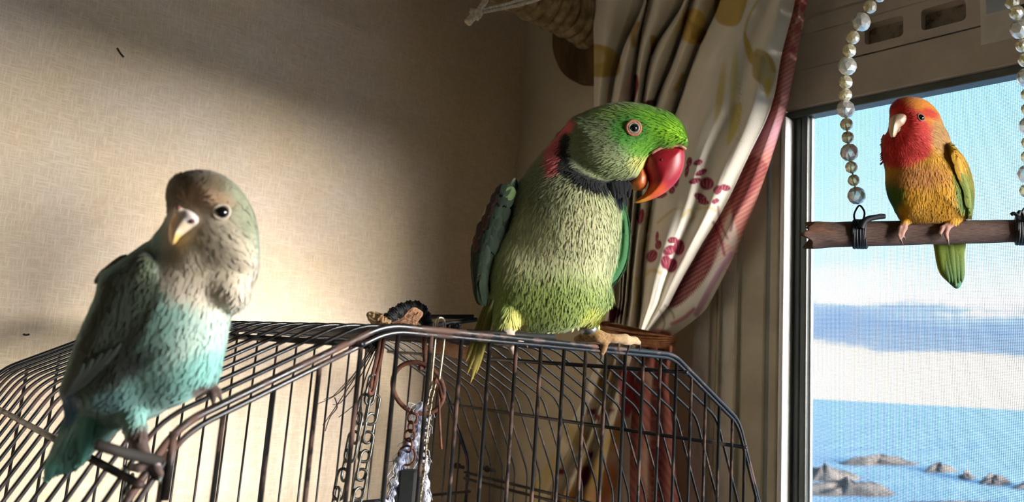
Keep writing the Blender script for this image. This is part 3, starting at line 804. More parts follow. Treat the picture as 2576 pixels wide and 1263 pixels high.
    for i in range(11):
        s_ = i/10; c = wc[int(s_*(len(wc)-1))]; half = 20+18*math.sin(math.pi*min(1, s_*1.1+0.1))
        for j in range(3 if i < 3 else 4):
            q = (j+0.5)/(3 if i < 3 else 4)*2-1; x = c[0]+q*half*0.8+r.uniform(-2, 2); y = c[1]+q*6+r.uniform(-3, 3)
            zz = surf(V, x, y, 7)[2]-3; L = 34+26*s_
            t = np.array([-0.30+0.34*s_, 1.0]); t /= np.linalg.norm(t)
            e = (x+t[0]*L, y+t[1]*L, surf(V, x+t[0]*L, min(y+t[1]*L, 728), 7)[2]-6)
            g = r.uniform(0.8, 1.2); colr = (34*g, 47*g, 31*g) if q > -0.6 or i > 5 else (62*g, 42*g, 32*g)
            if i == 0 and q > 0: colr = (84, 106, 62)
            put_blade(b, 'covert_feather', (x, y, zz), e, (q*0.7-0.1, 0, -1), 25-5*s_, M_FEAC, root, colr, 0.06)
    for k in range(6):
        x = 1211+k*5.2; put_blade(b, 'flight_feather', (x+4, 610+8*k, -78+k*2), (1216+k*3.4, 722+3*k if k < 5 else 738, -66+k*2), (-0.3+0.1*k, 0, -1), 12, M_FEAC, root, (30+3*k, 54, 34), 0.12)
    for k in range(4):
        put_blade(b, 'flight_feather', (1578-k*2, 590+14*k, 34), (1556-k*7, 690+10*k, 40), (0.5, 0, -1), 13, M_FEAC, root, (52, 108, 56), 0.12)
    # tail hanging down behind the rim
    for k, (xa, xe, ye, W_) in enumerate(((1252, 1196, 948, 14), (1246, 1186, 930, 13), (1238, 1182, 900, 12), (1256, 1206, 930, 13))):
        put_blade(b, 'tail_feather', (xa, 745, -98+6*k), (xe, ye, -88+8*k), (0.1, 0, -1), W_, M_FEAC, root, (106, 108, 56), 0.10, colt=(140, 122, 50))
    # beak
    up = [(1632, 384), (1662, 368), (1700, 366), (1718, 374), (1722, 400), (1716, 432), (1700, 460), (1674, 484), (1640, 502), (1606, 511), (1596, 507), (1620, 488), (1632, 464), (1626, 440), (1619, 418), (1621, 398)]
    up = b.lays(up, -30)
    def ub(q): q.pil(up, 40, 46, -30, 2)
    bb, V2, Q2 = solid(D, (1585, 355, -80), (1732, 522, 20), 2.0, ub, ctr=(b.cx, b.cy))
    p2 = Paint(bb.seen(V2), (172, 24, 42)); p2.e((1640, 490), (40, 22), (226, 92, 40), -25, 0.5).e((1610, 506), (24, 13), (236, 152, 44), -20, 0.6)
    M_BEAK = feather_material('beak_horn', 0.42, 0.16, (40, 40, 40), 0, 0.08); M_BEAK.node_tree.nodes['Principled BSDF'].inputs['Specular IOR Level'].default_value = 0.5
    ubk = mk('upper_beak', bb.world(V2), Q2, M_BEAK, root, True, p2.c); ubk['label'] = 'hooked red upper beak with orange tip'
    mat_noise('rust_nostril', (120, 24, 36), (96, 20, 30), 0.7, scale=200)
    cer = crom([(1632, 386), (1660, 371), (1696, 367), (1716, 374)], 6)
    zc = np.array([surf(V2, q[0], q[1]+4, 6)[2] for q in cer])
    mk('cere', *tube(b.world(np.c_[cer[:, 0], cer[:, 1]+7, zc-5]), 4*b.px, 8), mat_noise('cere_skin', (206, 150, 120), (176, 112, 92), 0.6, scale=300), ubk)
    mk('nostril', *uvs(b.w1(1656, 410, surf(V2, 1656, 410, 4)[2]+1.5), 3.0*b.px, 10, 6), bpy.data.materials['rust_nostril'], ubk)
    lw = [(1616, 412), (1624, 430), (1630, 448), (1624, 472), (1606, 480), (1586, 474), (1570, 464), (1588, 446), (1602, 424)]
    lw = b.lays(lw, -28)
    bb, V2, Q2 = solid(D, (1560, 400, -70), (1640, 490, 20), 2.0, lambda q: q.pil(lw, 33, 24, -28, 2), ctr=(b.cx, b.cy))
    p2 = Paint(bb.seen(V2), (206, 106, 44))
    mk('lower_beak', bb.world(V2), Q2, M_BEAK, root, True, p2.c)['label'] = 'orange lower beak'
    # black chin tuft
    for k in range(14):
        x = 1535+k*3.6; put_blade(b, 'chin_feather', (x, 462+r.uniform(-4, 4), -70+k), (1545+k*2.6+r.uniform(-4, 4), 500+r.uniform(-8, 14)-abs(k-6)*1.8, -74+k), (0, 0, -1), 12, M_FEAC, root, (9, 9, 10), 0.1, colt=(24, 24, 27))
    # eye
    eye(b, V, Nn, 1594, 322, 10.5, root, [(16.5, 3.6, M_LID, 'eyelid', 1.5), (12, 3.0, M_IRIS, 'iris', 2.2)], bulge=0.75)
    # leg ring and claws
    mring = mat_noise('ring_metal', (150, 152, 150), (104, 106, 102), 0.35, 0.8, scale=200)
    c0, c1 = b.w1(1481, 826, 62), b.w1(1483, 842, 66)
    mk('leg_ring', *tube([c0, c0+(c1-c0)*0.1, c0+(c1-c0)*0.9, c1], [23.5*b.px, 25*b.px, 25*b.px, 23.5*b.px], 20), mring, root)['label'] = 'grey metal ring on the leg'
    claw(b, [(1516, 898, 68), (1515, 910, 66), (1509, 922, 70)], root, M_CLAW, 6)
    claw(b, [(1591, 874, 100), (1588, 896, 104), (1580, 912, 108)], root, M_CLAW, 6)
    claw(b, [(1616, 880, 124), (1622, 892, 128), (1620, 904, 132)], root, M_CLAW, 5)
    claw(b, [(1305, 876, -118), (1307, 886, -116), (1306, 893, -114)], root, M_CLAWP, 5)
    claw(b, [(1322, 844, -124), (1332, 850, -120), (1336, 858, -116)], root, M_CLAWP, 5)
    return b
parakeet()

# ------------------------------------------------------------------ turquoise lovebird on the near corner of the cage
def lovebird_blue():
    D = 0.33
    b = Bird(D, (95, 428, -235), (665, 1222, 190), 4.2)
    head = [(417, 508), (421, 476), (444, 452), (490, 441), (535, 447), (580, 472), (615, 515), (636, 565), (643, 620), (642, 668), (628, 694), (590, 715), (520, 715), (450, 690), (412, 640), (412, 580), (420, 545)]
    body = [(420, 590), (380, 603), (330, 636), (275, 672), (252, 690), (238, 750), (212, 820), (185, 890), (160, 975), (170, 1000), (200, 1040), (260, 1062), (320, 1070), (380, 1052), (440, 1018), (500, 974), (534, 960), (544, 900), (570, 850), (583, 800), (596, 765), (620, 735), (627, 700), (560, 640), (490, 600)]
    b.pil(head, 112, 112, -45, 10)
    b.pil(body, 145, 160, 10, 60)
    b.ell((548, 615, -92), (78, 70, 62), 20, 24)                       # cheek
    b.ell((560, 735, -60), (62, 52, 70), 30, 24)                       # crop
    b.ell((465, 640, -82), (40, 60, 50), 10, 22)
    b.ell((440, 880, -60), (115, 130, 90), 25, 40)
    wing = [(372, 648), (330, 660), (266, 694), (240, 760), (205, 840), (175, 920), (159, 985), (205, 985), (275, 940), (340, 880), (385, 800), (408, 735), (400, 690)]
    b.pil(wing, 46, 60, -78, 8, zs=(-0.12, 0.05))
    b.pil([(164, 980), (163, 1050), (140, 1110), (118, 1160), (116, 1200), (150, 1190), (196, 1176), (245, 1128), (305, 1076), (330, 1045), (250, 1000)], 26, 30, -10, 22)
    b.cap((335, 1040, -70), (352, 1100, -104), 34, 22, 14).cap((352, 1100, -104), (372, 1140, -116), 20, 16, 6)
    b.chain([(372, 1140, -116, 16), (392, 1150, -128, 13), (400, 1166, -126, 10), (398, 1180, -118, 8)], 5)
    b.chain([(372, 1142, -118, 14), (350, 1152, -132, 11), (330, 1150, -132, 9)], 5)
    b.chain([(372, 1142, -114, 13), (384, 1160, -116, 11), (384, 1174, -110, 8)], 5)
    b.cap((528, 930, 0), (530, 972, 4), 30, 15, 10)
    b.chain([(530, 974, 2, 14), (512, 984, -6, 10), (500, 996, -4, 8)], 4)
    b.chain([(530, 974, 2, 13), (534, 992, -10, 10), (536, 1008, -4, 8)], 4)
    b.chain([(532, 974, 2, 13), (548, 984, -6, 9), (552, 996, 0, 7)], 4)
    V, Q = b.mesh(3); Nn = vnormals(V, Q)
    p = Paint(b.seen(V), (148, 190, 178))
    p.e((520, 870), (80, 110), (184, 208, 194), 20, 0.5).e((480, 950), (130, 50), (132, 186, 176), -35, 0.5).e((330, 1000), (130, 60), (104, 146, 138), -20, 0.5)
    p.e((560, 700), (110, 90), (206, 192, 172), 20, 0.45).e((470, 690), (80, 70), (206, 192, 172), 20, 0.45)
    p.poly(head, (200, 186, 162), 16)
    p.e((500, 455), (95, 48), (122, 106, 80), 12, 0.4).e((435, 490), (34, 44), (96, 80, 60), 10, 0.4).e((610, 530), (36, 90), (146, 148, 122), -22, 0.5).e((520, 505), (60, 26), (176, 146, 116), 10, 0.5)
    p.poly(wing, (58, 68, 52), 12).e((360, 660), (30, 50), (78, 86, 66), 30, 0.5).e((300, 930), (110, 34), (52, 60, 54), -30, 0.5).e((200, 960), (50, 40), (66, 92, 82), -30, 0.5)
    p.e((175, 1020), (26, 50), (20, 84, 120), 10, 0.4).e((260, 1020), (60, 40), (88, 132, 136), -20, 0.5).e((200, 1130), (90, 40), (98, 146, 136), -45, 0.5).e((130, 1180), (30, 40), (120, 200, 188), -30, 0.5)
    for c, r_ in (((362, 1130), (46, 66)), ((374, 1164), (84, 46)), ((528, 992), (46, 30))): p.e(c, r_, (84, 68, 62), 0, 0.2)
    p.e((398, 1152), (16, 16), (206, 196, 196), 0, 0.4)
    root = empty('lovebird', b.w1(460, 1030, -20), 'turquoise lovebird with a pale grey head leaning over the cage corner', 'bird')
    mk('body', b.world(V), Q, M_FEA, root, True, p.c)
    def flow(P):
        f_ = np.stack([-0.45+0*P[:, 0], np.ones(len(P)), 0*P[:, 0]], 1)
        h = (P[:, 1] < 690)[:, None]
        return np.where(h, np.c_[(P[:, 0]-465)*0.01, (P[:, 1]-540)*0.01, 0*P[:, 0]]+1e-3, f_)
    leg = ((V[:, 1] > 1078) & (V[:, 0] > 318)) | ((V[:, 1] > 966) & (V[:, 0] > 470))
    S_ = b.seen(V); facem = ((S_[:, 0]-558)**2+(S_[:, 1]-533)**2 < 24**2) | (polydist(np.array([(436, 515), (500, 530), (505, 570), (440, 620), (418, 600)], float), S_[:, 0], S_[:, 1]) > -4)
    plumage(b, V, Nn, p.c, flow, 14000, 20, 7.5, 0.004, 'plumage', M_FEA, root, (Nn[:, 2] < 0.5) & ~leg & ~facem, 6, jitter=0.035)
    r = np.random.default_rng(8)
    for k in range(5):
        put_blade(b, 'flight_feather', (310-22*k, 860+12*k, surf(V, 310-22*k, 860+12*k, 8)[2]-5), (212-10*k, 968+6*k, surf(V, 205, 965, 10)[2]-6+3*k), (-0.3, 0, -1), 22, M_FEA, root, (54, 62, 56), 0.12)
    for k in range(7):
        put_blade(b, 'tail_feather', (235-9*k, 1020+4*k, -44+3*k), (206-15*k, 1170+6*k-abs(k-3)*2, -36+4*k), (0, 0, -1), 30, M_FEA, root, (78+6*k, 138, 128), 0.1, colt=(112, 190, 178))
    # crest of feathers standing off the shoulder
    for k in range(5): put_blade(b, 'shoulder_feather', (320-12*k, 644+8*k, -20), (262-6*k, 682+8*k, -10), (0, -0.5, -1), 20, M_FEA, root, (70, 66, 52), 0.1)
    up = [(438, 536), (428, 560), (424, 590), (430, 616), (442, 612), (456, 596), (476, 582), (496, 566), (503, 548), (486, 530), (462, 524)]
    bb, V2, Q2 = solid(D, (408, 512, -215), (520, 650, -90), 2.2, lambda q: q.pil(b.lays(up, -140), 40, 38, -132, 3, zs=(-0.1, -0.3)).ell(b.lay(476, 546, -150)+(-146,), (24, 13, 20), 40, 8).ell(b.lay(450, 531, -150)+(-142,), (14, 11, 16), 40, 8), ctr=(b.cx, b.cy))
    p2 = Paint(bb.seen(V2), (226, 206, 176)); p2.band([(434, 545), (426, 580), (430, 614)], 18, (226, 158, 62), 7).e((445, 605), (20, 16), (214, 180, 110), 0, 0.5).e((478, 545), (26, 18), (222, 208, 204), 20, 0.5)  # orange band paints the light shining through the beak's left edge
    M_B2 = feather_material('beak_pale', 0.35, 0.06, (30, 30, 30), 0, 0.03)
    ubk = mk('upper_beak', bb.world(V2), Q2, M_B2, root, True, p2.c); ubk['label'] = 'pale yellow hooked beak'
    for (x, y) in (b.lay(449, 524, -145), b.lay(484, 557, -160)):
        mk('nostril', *uvs(b.w1(x, y, surf(V2, x, y, 8)[2]+3.5), 5.5*b.px, 12, 8), mat_noise('nostril_skin', (122, 70, 66), (100, 60, 60), 0.7, scale=200), ubk)
    mk('lower_beak', *tube(b.world([b.lay(x, y, -120)+(-122,) for x, y in ((438, 604), (450, 616), (464, 604))]), 9*b.px, 10), mat_noise('lower_beak_horn', (214, 186, 156), (196, 166, 136), 0.5, scale=200), root)
    eye(b, V, Nn, 558, 533, 15, root, [(17, 3.6, M_LIDW, 'eyelid', 0)], bulge=0.62)
    for pts in ([(398, 1178, -118), (402, 1190, -112), (398, 1198, -104)], [(330, 1150, -132), (316, 1152, -130), (306, 1160, -124)], [(384, 1172, -110), (384, 1186, -104), (378, 1192, -98)],
                [(500, 996, -4), (494, 1004, 2), (494, 1012, 8)], [(536, 1008, -4), (536, 1018, 2), (532, 1024, 8)], [(552, 996, 0), (556, 1006, 6), (554, 1012, 10)]):
        claw(b, pts, root, M_CLAW, 6)
lovebird_blue()

# ------------------------------------------------------------------ peach-faced lovebird on the swing
DS = 0.575
def lovebird_peach():
    b = Bird(DS, (2205, 238, -110), (2465, 745, 120), 2.2)
    head = [(2238, 300), (2241, 274), (2259, 254), (2292, 247), (2328, 256), (2355, 280), (2372, 315), (2382, 350), (2372, 400), (2320, 425), (2260, 422), (2229, 402), (2219, 372), (2223, 348), (2234, 330)]
    body = [(2228, 392), (2232, 450), (2238, 495), (2252, 530), (2268, 556), (2310, 567), (2370, 566), (2420, 556), (2437, 545), (2447, 520), (2450, 478), (2440, 430), (2420, 392), (2392, 358), (2366, 330), (2300, 350)]
    b.pil(head, 74, 80, -14, 6)
    b.pil(body, 86, 105, 6, 18)
    b.ell((2290, 460, -30), (58, 70, 50), 0, 24).ell((2300, 345, -40), (48, 48, 46), 0, 16)
    wing = [(2386, 362), (2420, 392), (2440, 430), (2450, 478), (2448, 520), (2440, 548), (2428, 540), (2415, 510), (2400, 470), (2392, 430), (2384, 390)]
    b.pil(wing, 44, 30, -20, 4, zs=(0.5, 0))
    b.pil([(2345, 560), (2350, 630), (2362, 688), (2388, 718), (2409, 733), (2423, 716), (2429, 650), (2430, 560)], 15, 18, 48, 10)
    for x in (2268, 2384):
        b.cap((x+20, 545, -18), (x+8, 562, -30), 17, 9, 6)
        b.chain([(x+8, 562, -28, 8), (x-1, 572, -36, 6.5), (x-5, 588, -39, 5.5), (x-2, 598, -38, 4.6)], 3)
        b.chain([(x+8, 562, -28, 8), (x+10, 572, -36, 6.2), (x+4, 584, -39, 5.4), (x+4, 592, -38, 4.6)], 3) if x < 2300 else b.chain([(x+2, 563, -28, 8), (x-14, 572, -37, 6.2), (x-19, 584, -40, 5.2)], 3)
    V, Q = b.mesh(2); Nn = vnormals(V, Q)
    p = Paint(b.seen(V), (226, 164, 28))
    p.e((2250, 480), (26, 40), (92, 124, 46), 0, 0.4)
    p.e((2410, 440), (34, 90), (214, 156, 24), -20, 0.4).e((2310, 440), (70, 30), (206, 136, 62), 0, 0.5)
    p.poly([(2238, 300), (2241, 274), (2259, 254), (2300, 262), (2345, 280), (2352, 320), (2340, 370), (2330, 395), (2290, 412), (2245, 418), (2222, 405), (2215, 372), (2223, 348)], (226, 62, 54), 9)
    p.e((2268, 272), (34, 22), (206, 40, 34), -20, 0.4).e((2312, 262), (52, 18), (244, 156, 30), 18, 0.5).e((2350, 290), (22, 26), (242, 166, 34), 40, 0.5).e((2362, 340), (24, 44), (196, 148, 84), -12, 0.5)
    p.e((2335, 285), (22, 12), (220, 60, 30), 20, 0.5)
    p.poly(wing, (148, 148, 40), 4).e((2405, 405), (22, 36), (226, 168, 26), -25, 0.4).e((2428, 500), (24, 40), (104, 128, 44), -10, 0.4)
    p.e((2240, 520), (14, 50), (60, 110, 60), -18, 0.4)
    p.poly([(2345, 600), (2350, 640), (2362, 688), (2388, 718), (2409, 733), (2423, 716), (2429, 650), (2430, 600)], (126, 148, 44), 8).e((2405, 715), (26, 26), (64, 128, 96), 0, 0.5)
    fm = (V[:, 1] > 560) & (V[:, 2] < -18) & (V[:, 1] < 612)
    p.mixin(np.clip((V[:, 1]-556)/8, 0, 1)*(V[:, 2] < -14)*(V[:, 1] < 612), (186, 138, 124))
    root = empty('lovebird', b.w1(2330, 566, 0), 'yellow lovebird with a peach-red face perched on the hanging branch', 'bird')
    mk('body', b.world(V), Q, M_FEAC, root, True, p.c)
    def flow(P):
        f_ = np.stack([(P[:, 0]-2320)*0.002, np.ones(len(P)), 0*P[:, 0]], 1)
        h = (P[:, 1] < 400)[:, None]
        return np.where(h, np.c_[(P[:, 0]-2250)*0.012+0.05, (P[:, 1]-310)*0.012, 0*P[:, 0]], f_)
    S_ = b.seen(V); facem = ((S_[:, 0]-2317)**2+(S_[:, 1]-295)**2 < 11**2) | (polydist(np.array([(2240, 290), (2280, 286), (2275, 318), (2250, 345), (2236, 335)], float), S_[:, 0], S_[:, 1]) > -2)
    plumage(b, V, Nn, p.c, flow, 20000, 12, 2.0, 0.10, 'plumage', M_FEAC, root, (Nn[:, 2] < 0.5) & ~fm & ~facem & (V[:, 1] < 556), 9, jitter=0.09)
    r = np.random.default_rng(3)
    for k in range(26):
        y = 340+k*2.6; put_blade(b, 'cheek_feather', (2226+r.uniform(0, 5), y, -25+r.uniform(-12, 12)), (2217+r.uniform(-3, 3), y+12, -25), (-0.4, 0, -1), 4, M_FEAC, root, (226, 64, 56), 0.1)
    for i in range(9):
        x, y = 2398+4*i+r.uniform(-3, 3), 385+13*i; zz = surf(V, x, y, 5)[2]-2
        put_blade(b, 'covert_feather', (x, y, zz), (x+8, y+36, surf(V, x+8, y+36, 5)[2]-3), (0.3, 0, -1), 17, M_FEAC, root, (206, 156, 30) if i < 4 else (122, 136, 46), 0.12)
    for k in range(6):
        put_blade(b, 'flight_feather', (2410+6*k, 452+6*k, -38+9*k), (2428+3.6*k, 520+6*k, -26+9*k), (0.3, 0, -1), 10, M_FEAC, root, (96, 124, 44) if k < 4 else (40, 62, 66), 0.2)
    for k in range(5):
        put_blade(b, 'tail_feather', (2368+11*k, 600, 34-abs(k-2)*-2), (2390+8*k, 716+(10 if k == 2 else 0), 32), (0, 0, -1), 22, M_FEAC, root, (132, 150, 46), 0.1, colt=(84, 124, 70))
    for k in range(5):
        put_blade(b, 'flight_feather', (2236+2*k, 460+10*k, 12), (2252+4*k, 538+5*k, 14), (-0.5, 0, -1), 9, M_FEAC, root, (70, 116, 58), 0.15)
    up = [(2237, 332), (2235, 306), (2245, 290), (2262, 284), (2279, 286), (2284, 298), (2276, 314), (2264, 322), (2257, 336), (2249, 346), (2241, 344)]
    bb, V2, Q2 = solid(DS, (2228, 278, -110), (2292, 352, -30), 1.4, lambda q: q.pil(b.lays(up, -80), 24, 22, -70, 2, zs=(-0.1, -0.2)), ctr=(b.cx, b.cy))
    p2 = Paint(bb.seen(V2), (226, 196, 166))
    ubk = mk('upper_beak', bb.world(V2), Q2, bpy.data.materials['beak_pale'], root, True, p2.c); ubk['label'] = 'pale horn hooked beak'
    mk('lower_beak', *tube(b.world([(2252, 340, -78), (2262, 334, -76), (2270, 326, -70)]), 6*b.px, 8), bpy.data.materials['lower_beak_horn'], root)
    eye(b, V, Nn, 2317, 295, 8.5, root, [(9.4, 1.6, M_LIDG, 'eyelid', 0.3)], bulge=0.6)
    for pts in ([(2266, 597, -38), (2269, 606, -37), (2274, 614, -33)], [(2272, 591, -38), (2276, 596, -37), (2279, 602, -35)], [(2382, 597, -38), (2384, 608, -38), (2387, 616, -33)], [(2365, 583, -40), (2366, 590, -40), (2369, 596, -37)]):
        claw(b, pts, root, M_CLAWP, 4)
    return b
PB = lovebird_peach()
# ------------------------------------------------------------------ flowered curtain, gathered by a band
def crow(ys, vals, y):
    """Catmull-Rom through (ys, vals)"""
    ys = np.asarray(ys, float); i = int(np.clip(np.searchsorted(ys, y)-1, 0, len(ys)-2))
    t = (y-ys[i])/(ys[i+1]-ys[i]); g = lambda k: vals[min(max(k, 0), len(vals)-1)]
    p0, p1, p2, p3 = g(i-1), g(i), g(i+1), g(i+2)
    m1 = (p2-p0)/2 if i > 0 else (p2-p1); m2 = (p3-p1)/2 if i < len(ys)-2 else (p2-p1)
    return (2*t**3-3*t**2+1)*p1+(t**3-2*t**2+t)*m1+(-2*t**3+3*t**2)*p2+(t**3-t**2)*m2
YS = [-60, 0, 130, 270, 400, 520, 650, 760, 826]
EDGE = [1489, 1491, 1494, 1494, 1498, 1512, 1528, 1530, 1520]
BND = [[1634, 1622, 1566, 1536, 1540, 1552, 1558, 1556, 1545], [1642, 1630, 1607, 1594, 1580, 1574, 1567, 1562, 1553], [1736, 1722, 1644, 1616, 1598, 1588, 1578, 1570, 1562],
       [1752, 1738, 1703, 1647, 1622, 1606, 1591, 1582, 1574], [1828, 1812, 1755, 1706, 1662, 1640, 1622, 1614, 1606]]
def _mix(a, b, t): return [p*(1-t)+q*t for p, q in zip(a, b)]
RAILS = [(EDGE, 0.780), (_mix(EDGE, BND[0], 0.3), 0.752), (_mix(EDGE, BND[0], 0.75), 0.776), ([v-1.5 for v in BND[0]], 0.812)]
for i_, (a_, b_) in enumerate(zip(BND[:-1], BND[1:])):
    RAILS += [([v+0.5 for v in a_], 0.772), (_mix(a_, b_, 0.3), 0.750-0.002*i_), (_mix(a_, b_, 0.75), 0.772), ([v-1.5 for v in b_], 0.812)]
HEM = [2010, 2000, 1968, 1940, 1880, 1822, 1745, 1682, 1632]
NF = len(RAILS)
RAILS += [([v+0.5 for v in BND[4]], 0.764), (_mix(BND[4], HEM, 0.2), 0.728), (_mix(BND[4], HEM, 0.45), 0.732), (_mix(BND[4], HEM, 0.62), 0.748), (_mix(BND[4], HEM, 0.8), 0.750), (HEM, 0.770)]
HS = len(RAILS)-1
RAILS += [([v-2 for v in HEM], 0.780), (_mix(HEM, [2040, 2030, 2007, 1979, 1940, 1897, 1842, 1775, 1690], 0.5), 0.778), ([2040, 2030, 2007, 1979, 1940, 1897, 1842, 1775, 1690], 0.794)]
YL = [866, 950, 1080, 1263, 1700, 2300]
LOW = [([1524, 1488, 1425, 1325, 1300, 1290], 0.775), ([1540, 1506, 1452, 1368, 1340, 1330], 0.765), ([1556, 1524, 1482, 1404, 1380, 1370], 0.800), ([1568, 1536, 1494, 1426, 1405, 1395], 0.768),
       ([1582, 1545, 1506, 1448, 1425, 1415], 0.800), ([1604, 1572, 1540, 1505, 1490, 1480], 0.765), ([1626, 1592, 1566, 1548, 1540, 1535], 0.798), ([1638, 1604, 1596, 1600, 1600, 1600], 0.803),
       ([1655, 1640, 1630, 1630, 1635, 1640], 0.765), ([1674, 1664, 1662, 1668, 1680, 1690], 0.785), ([1692, 1682, 1692, 1708, 1730, 1740], 0.770)]
def drape(ys, rails, nrow, shift, starts=()):
    cols = []
    for k in range(len(rails)-1):
        wmax = max(abs(a-b) for a, b in zip(rails[k][0], rails[k+1][0])); n = max(4, int(wmax/2.4))
        cols += [(k, i/n) for i in range(n)]
    cols.append((len(rails)-2, 1.0))
    yy = np.linspace(ys[0], ys[-1], nrow); P = np.zeros((nrow, len(cols), 2)); W3 = np.zeros((nrow, len(cols), 3))
    for r_, y in enumerate(yy):
        xs_ = [crow(ys, rl[0], y) for rl in rails]
        for c_, (k, t) in enumerate(cols):
            x = xs_[k]*(1-t)+xs_[k+1]*t; s_ = 0.5-0.5*math.cos(math.pi*t)
            lo_ = max([q for q in starts if q <= k], default=-1); nx = [q for q in starts if q > k]; hi_ = (nx[0]-1) if nx else len(rails)-1
            if starts and k+1 <= hi_:
                g = lambda q: rails[min(max(q, lo_), hi_)][1]
                p0, p1, p2, p3 = g(k-1), g(k), g(k+1), g(k+2)
                X = 0.5*(2*p1+(p2-p0)*t+(2*p0-5*p1+4*p2-p3)*t*t+(3*p1-p0-3*p2+p3)*t**3)
            else: X = rails[k][1]*(1-s_)+rails[k+1][1]*s_
            X += 0.0012*math.sin(0.021*y+1.7*k)*math.sin(math.pi*t)
            y2 = y+shift(x, y); P[r_, c_] = (x, y2); W3[r_, c_] = onX(x, y2, X)
    nc = len(cols); i = np.arange(nrow-1)[:, None]*nc+np.arange(nc-1)[None]
    Q = np.stack([i, i+1, i+nc+1, i+nc], -1).reshape(-1, 4)
    return P.reshape(-1, 2), W3.reshape(-1, 3), Q, np.array([k+t for k, t in cols])[None].repeat(nrow, 0).ravel()
def curtain_colours(P, seg, lower):
    p = Paint(np.c_[P, 0*P[:, 0]], (252, 245, 228)); x, y = P[:, 0], P[:, 1]
    rr = np.random.default_rng(2)
    OL, YE, PY, CR, PK = (196, 164, 84), (240, 204, 114), (236, 222, 158), (150, 42, 72), (214, 126, 116)
    if not lower:
        p.poly([(1480, 116), (1530, 118), (1556, 140), (1560, 175), (1545, 192), (1480, 186)], (216, 186, 104), 3).poly([(1488, 126), (1515, 130), (1525, 150), (1505, 160), (1488, 158)], (232, 208, 142), 5)
        p.poly([(1718, 40), (1740, 20), (1768, 34), (1778, 70), (1762, 108), (1720, 100)], YE, 3).poly([(1760, 70), (1776, 80), (1762, 108), (1750, 100)], OL, 5)
        p.poly([(1808, -30), (1880, -40), (1872, 30), (1848, 66), (1800, 48)], (216, 186, 108), 3)
        for k in range(9): p.band([(1722+5*k, 40+4*k), (1735+4*k, 62+4*k), (1742+2*k, 96)], 1.6, (186, 144, 62), 1.4, 0.7)
        p.band([(1908, 0), (1885, 40), (1874, 80), (1876, 112)], 6, (226, 204, 128), 3)
        p.poly([(1872, 78), (1890, 118), (1905, 160), (1886, 158), (1874, 120)], (222, 196, 108), 3)
        p.poly([(1898, 128), (1926, 130), (1950, 164), (1948, 205), (1930, 245), (1918, 215), (1894, 190)], (206, 190, 136), 4).poly([(1926, 134), (1944, 150), (1952, 180), (1942, 178)], OL, 3).poly([(1924, 206), (1938, 200), (1932, 246), (1926, 236)], (214, 184, 76), 3)
        for k in range(8): p.band([(1900+3*k, 132+1.5*k), (1904+5*k, 172+2*k), (1914+2.6*k, 226+1.5*k)], 1.5, (170, 150, 84), 1.2, 0.6)
        p.e((1812, 235), (9, 72), PY, 8, 0.4).e((1846, 200), (9, 80), (238, 226, 164), 4, 0.4).poly([(1846, 268), (1866, 262), (1858, 320), (1830, 366), (1836, 310)], (236, 220, 142), 4)
        for k in range(12): p.band([(1852+2*k % 11, 205+13*k), (1860+(3*k) % 9, 213+13*k)], 1.5, (206, 180, 120), 1, 0.6)
        p.poly([(1636, 92), (1652, 94), (1650, 116), (1640, 136)], OL, 3).band([(1604, 60), (1592, 84), (1594, 112)], 14, (206, 174, 100), 4).band([(1718, 190), (1706, 215), (1700, 225)], 12, (214, 184, 110), 5)
        p.band([(1600, 192), (1602, 215), (1596, 240), (1588, 266)], 9, (150, 36, 62), 2).poly([(1616, 262), (1632, 252), (1650, 254), (1648, 270), (1634, 276)], (112, 28, 62), 2)
        petals = [(1734, 407, 7, 12, 10), (1756, 409, 12, 7, -20), (1764, 434, 16, 7, -25), (1748, 455, 16, 7, -15), (1728, 430, 5, 16, 10),
                  (1778, 462, 18, 16, 0), (1762, 496, 17, 9, 25), (1770, 508, 14, 7, 10), (1824, 472, 14, 8, 10), (1800, 506, 10, 6, -20), (1805, 478, 10, 12, 30),
                  (1653, 596, 4, 14, 5), (1656, 616, 8, 12, 10), (1640, 644, 13, 17, 30), (1692, 604, 13, 8, -10), (1708, 622, 14, 20, 5), (1684, 630, 17, 12, -30), (1676, 660, 14, 18, -10), (1690, 668, 13, 18, 20),
                  (1612, 545, 8, 20, 12), (1665, 492, 14, 6, -20), (1690, 478, 8, 10, 10), (1702, 456, 6, 16, 10)]
        for (a, b_, c, d, e) in petals:
            p.e((a, b_), (c, d), (158, 52, 80), e, 0.16)
            for q in range(3): p.e((a+(q-1)*c*0.5, b_+(q-1)*d*0.2), (c*0.1, d*0.75), (214, 150, 150), e+15*(q-1), 0.4, amt=0.6)
        p.poly([(1533, 772), (1552, 776), (1566, 786), (1552, 800), (1542, 818), (1534, 812)], (132, 34, 84), 2)
        for (l, w_) in (([(1718, 545), (1735, 528), (1745, 545), (1738, 556)], 7), ([(1655, 560), (1690, 530), (1715, 524)], 5), ([(1755, 526), (1780, 522), (1800, 530)], 6), ([(1625, 690), (1640, 680), (1660, 686)], 8), ([(1636, 532), (1634, 560), (1628, 580)], 10), ([(1602, 700), (1606, 740), (1600, 770)], 9), ([(1630, 600), (1622, 630)], 8), ([(1540, 735), (1546, 760)], 9)):
            p.band(l, w_, (226, 202, 124), 3, 0.8)
        lin_ = seg > HS+0.02                                             # the turned-back lining, printed pink and orange
        st = 0.5+0.5*np.sin((x*0.55+y*0.9)*0.62)
        m = lin_.astype(float)
        fade = np.clip((700-y)/120, 0, 1)
        p.mixin(m*fade*0.95, (222, 150, 136)); p.mixin(m*fade*st*0.55, (168, 78, 70))
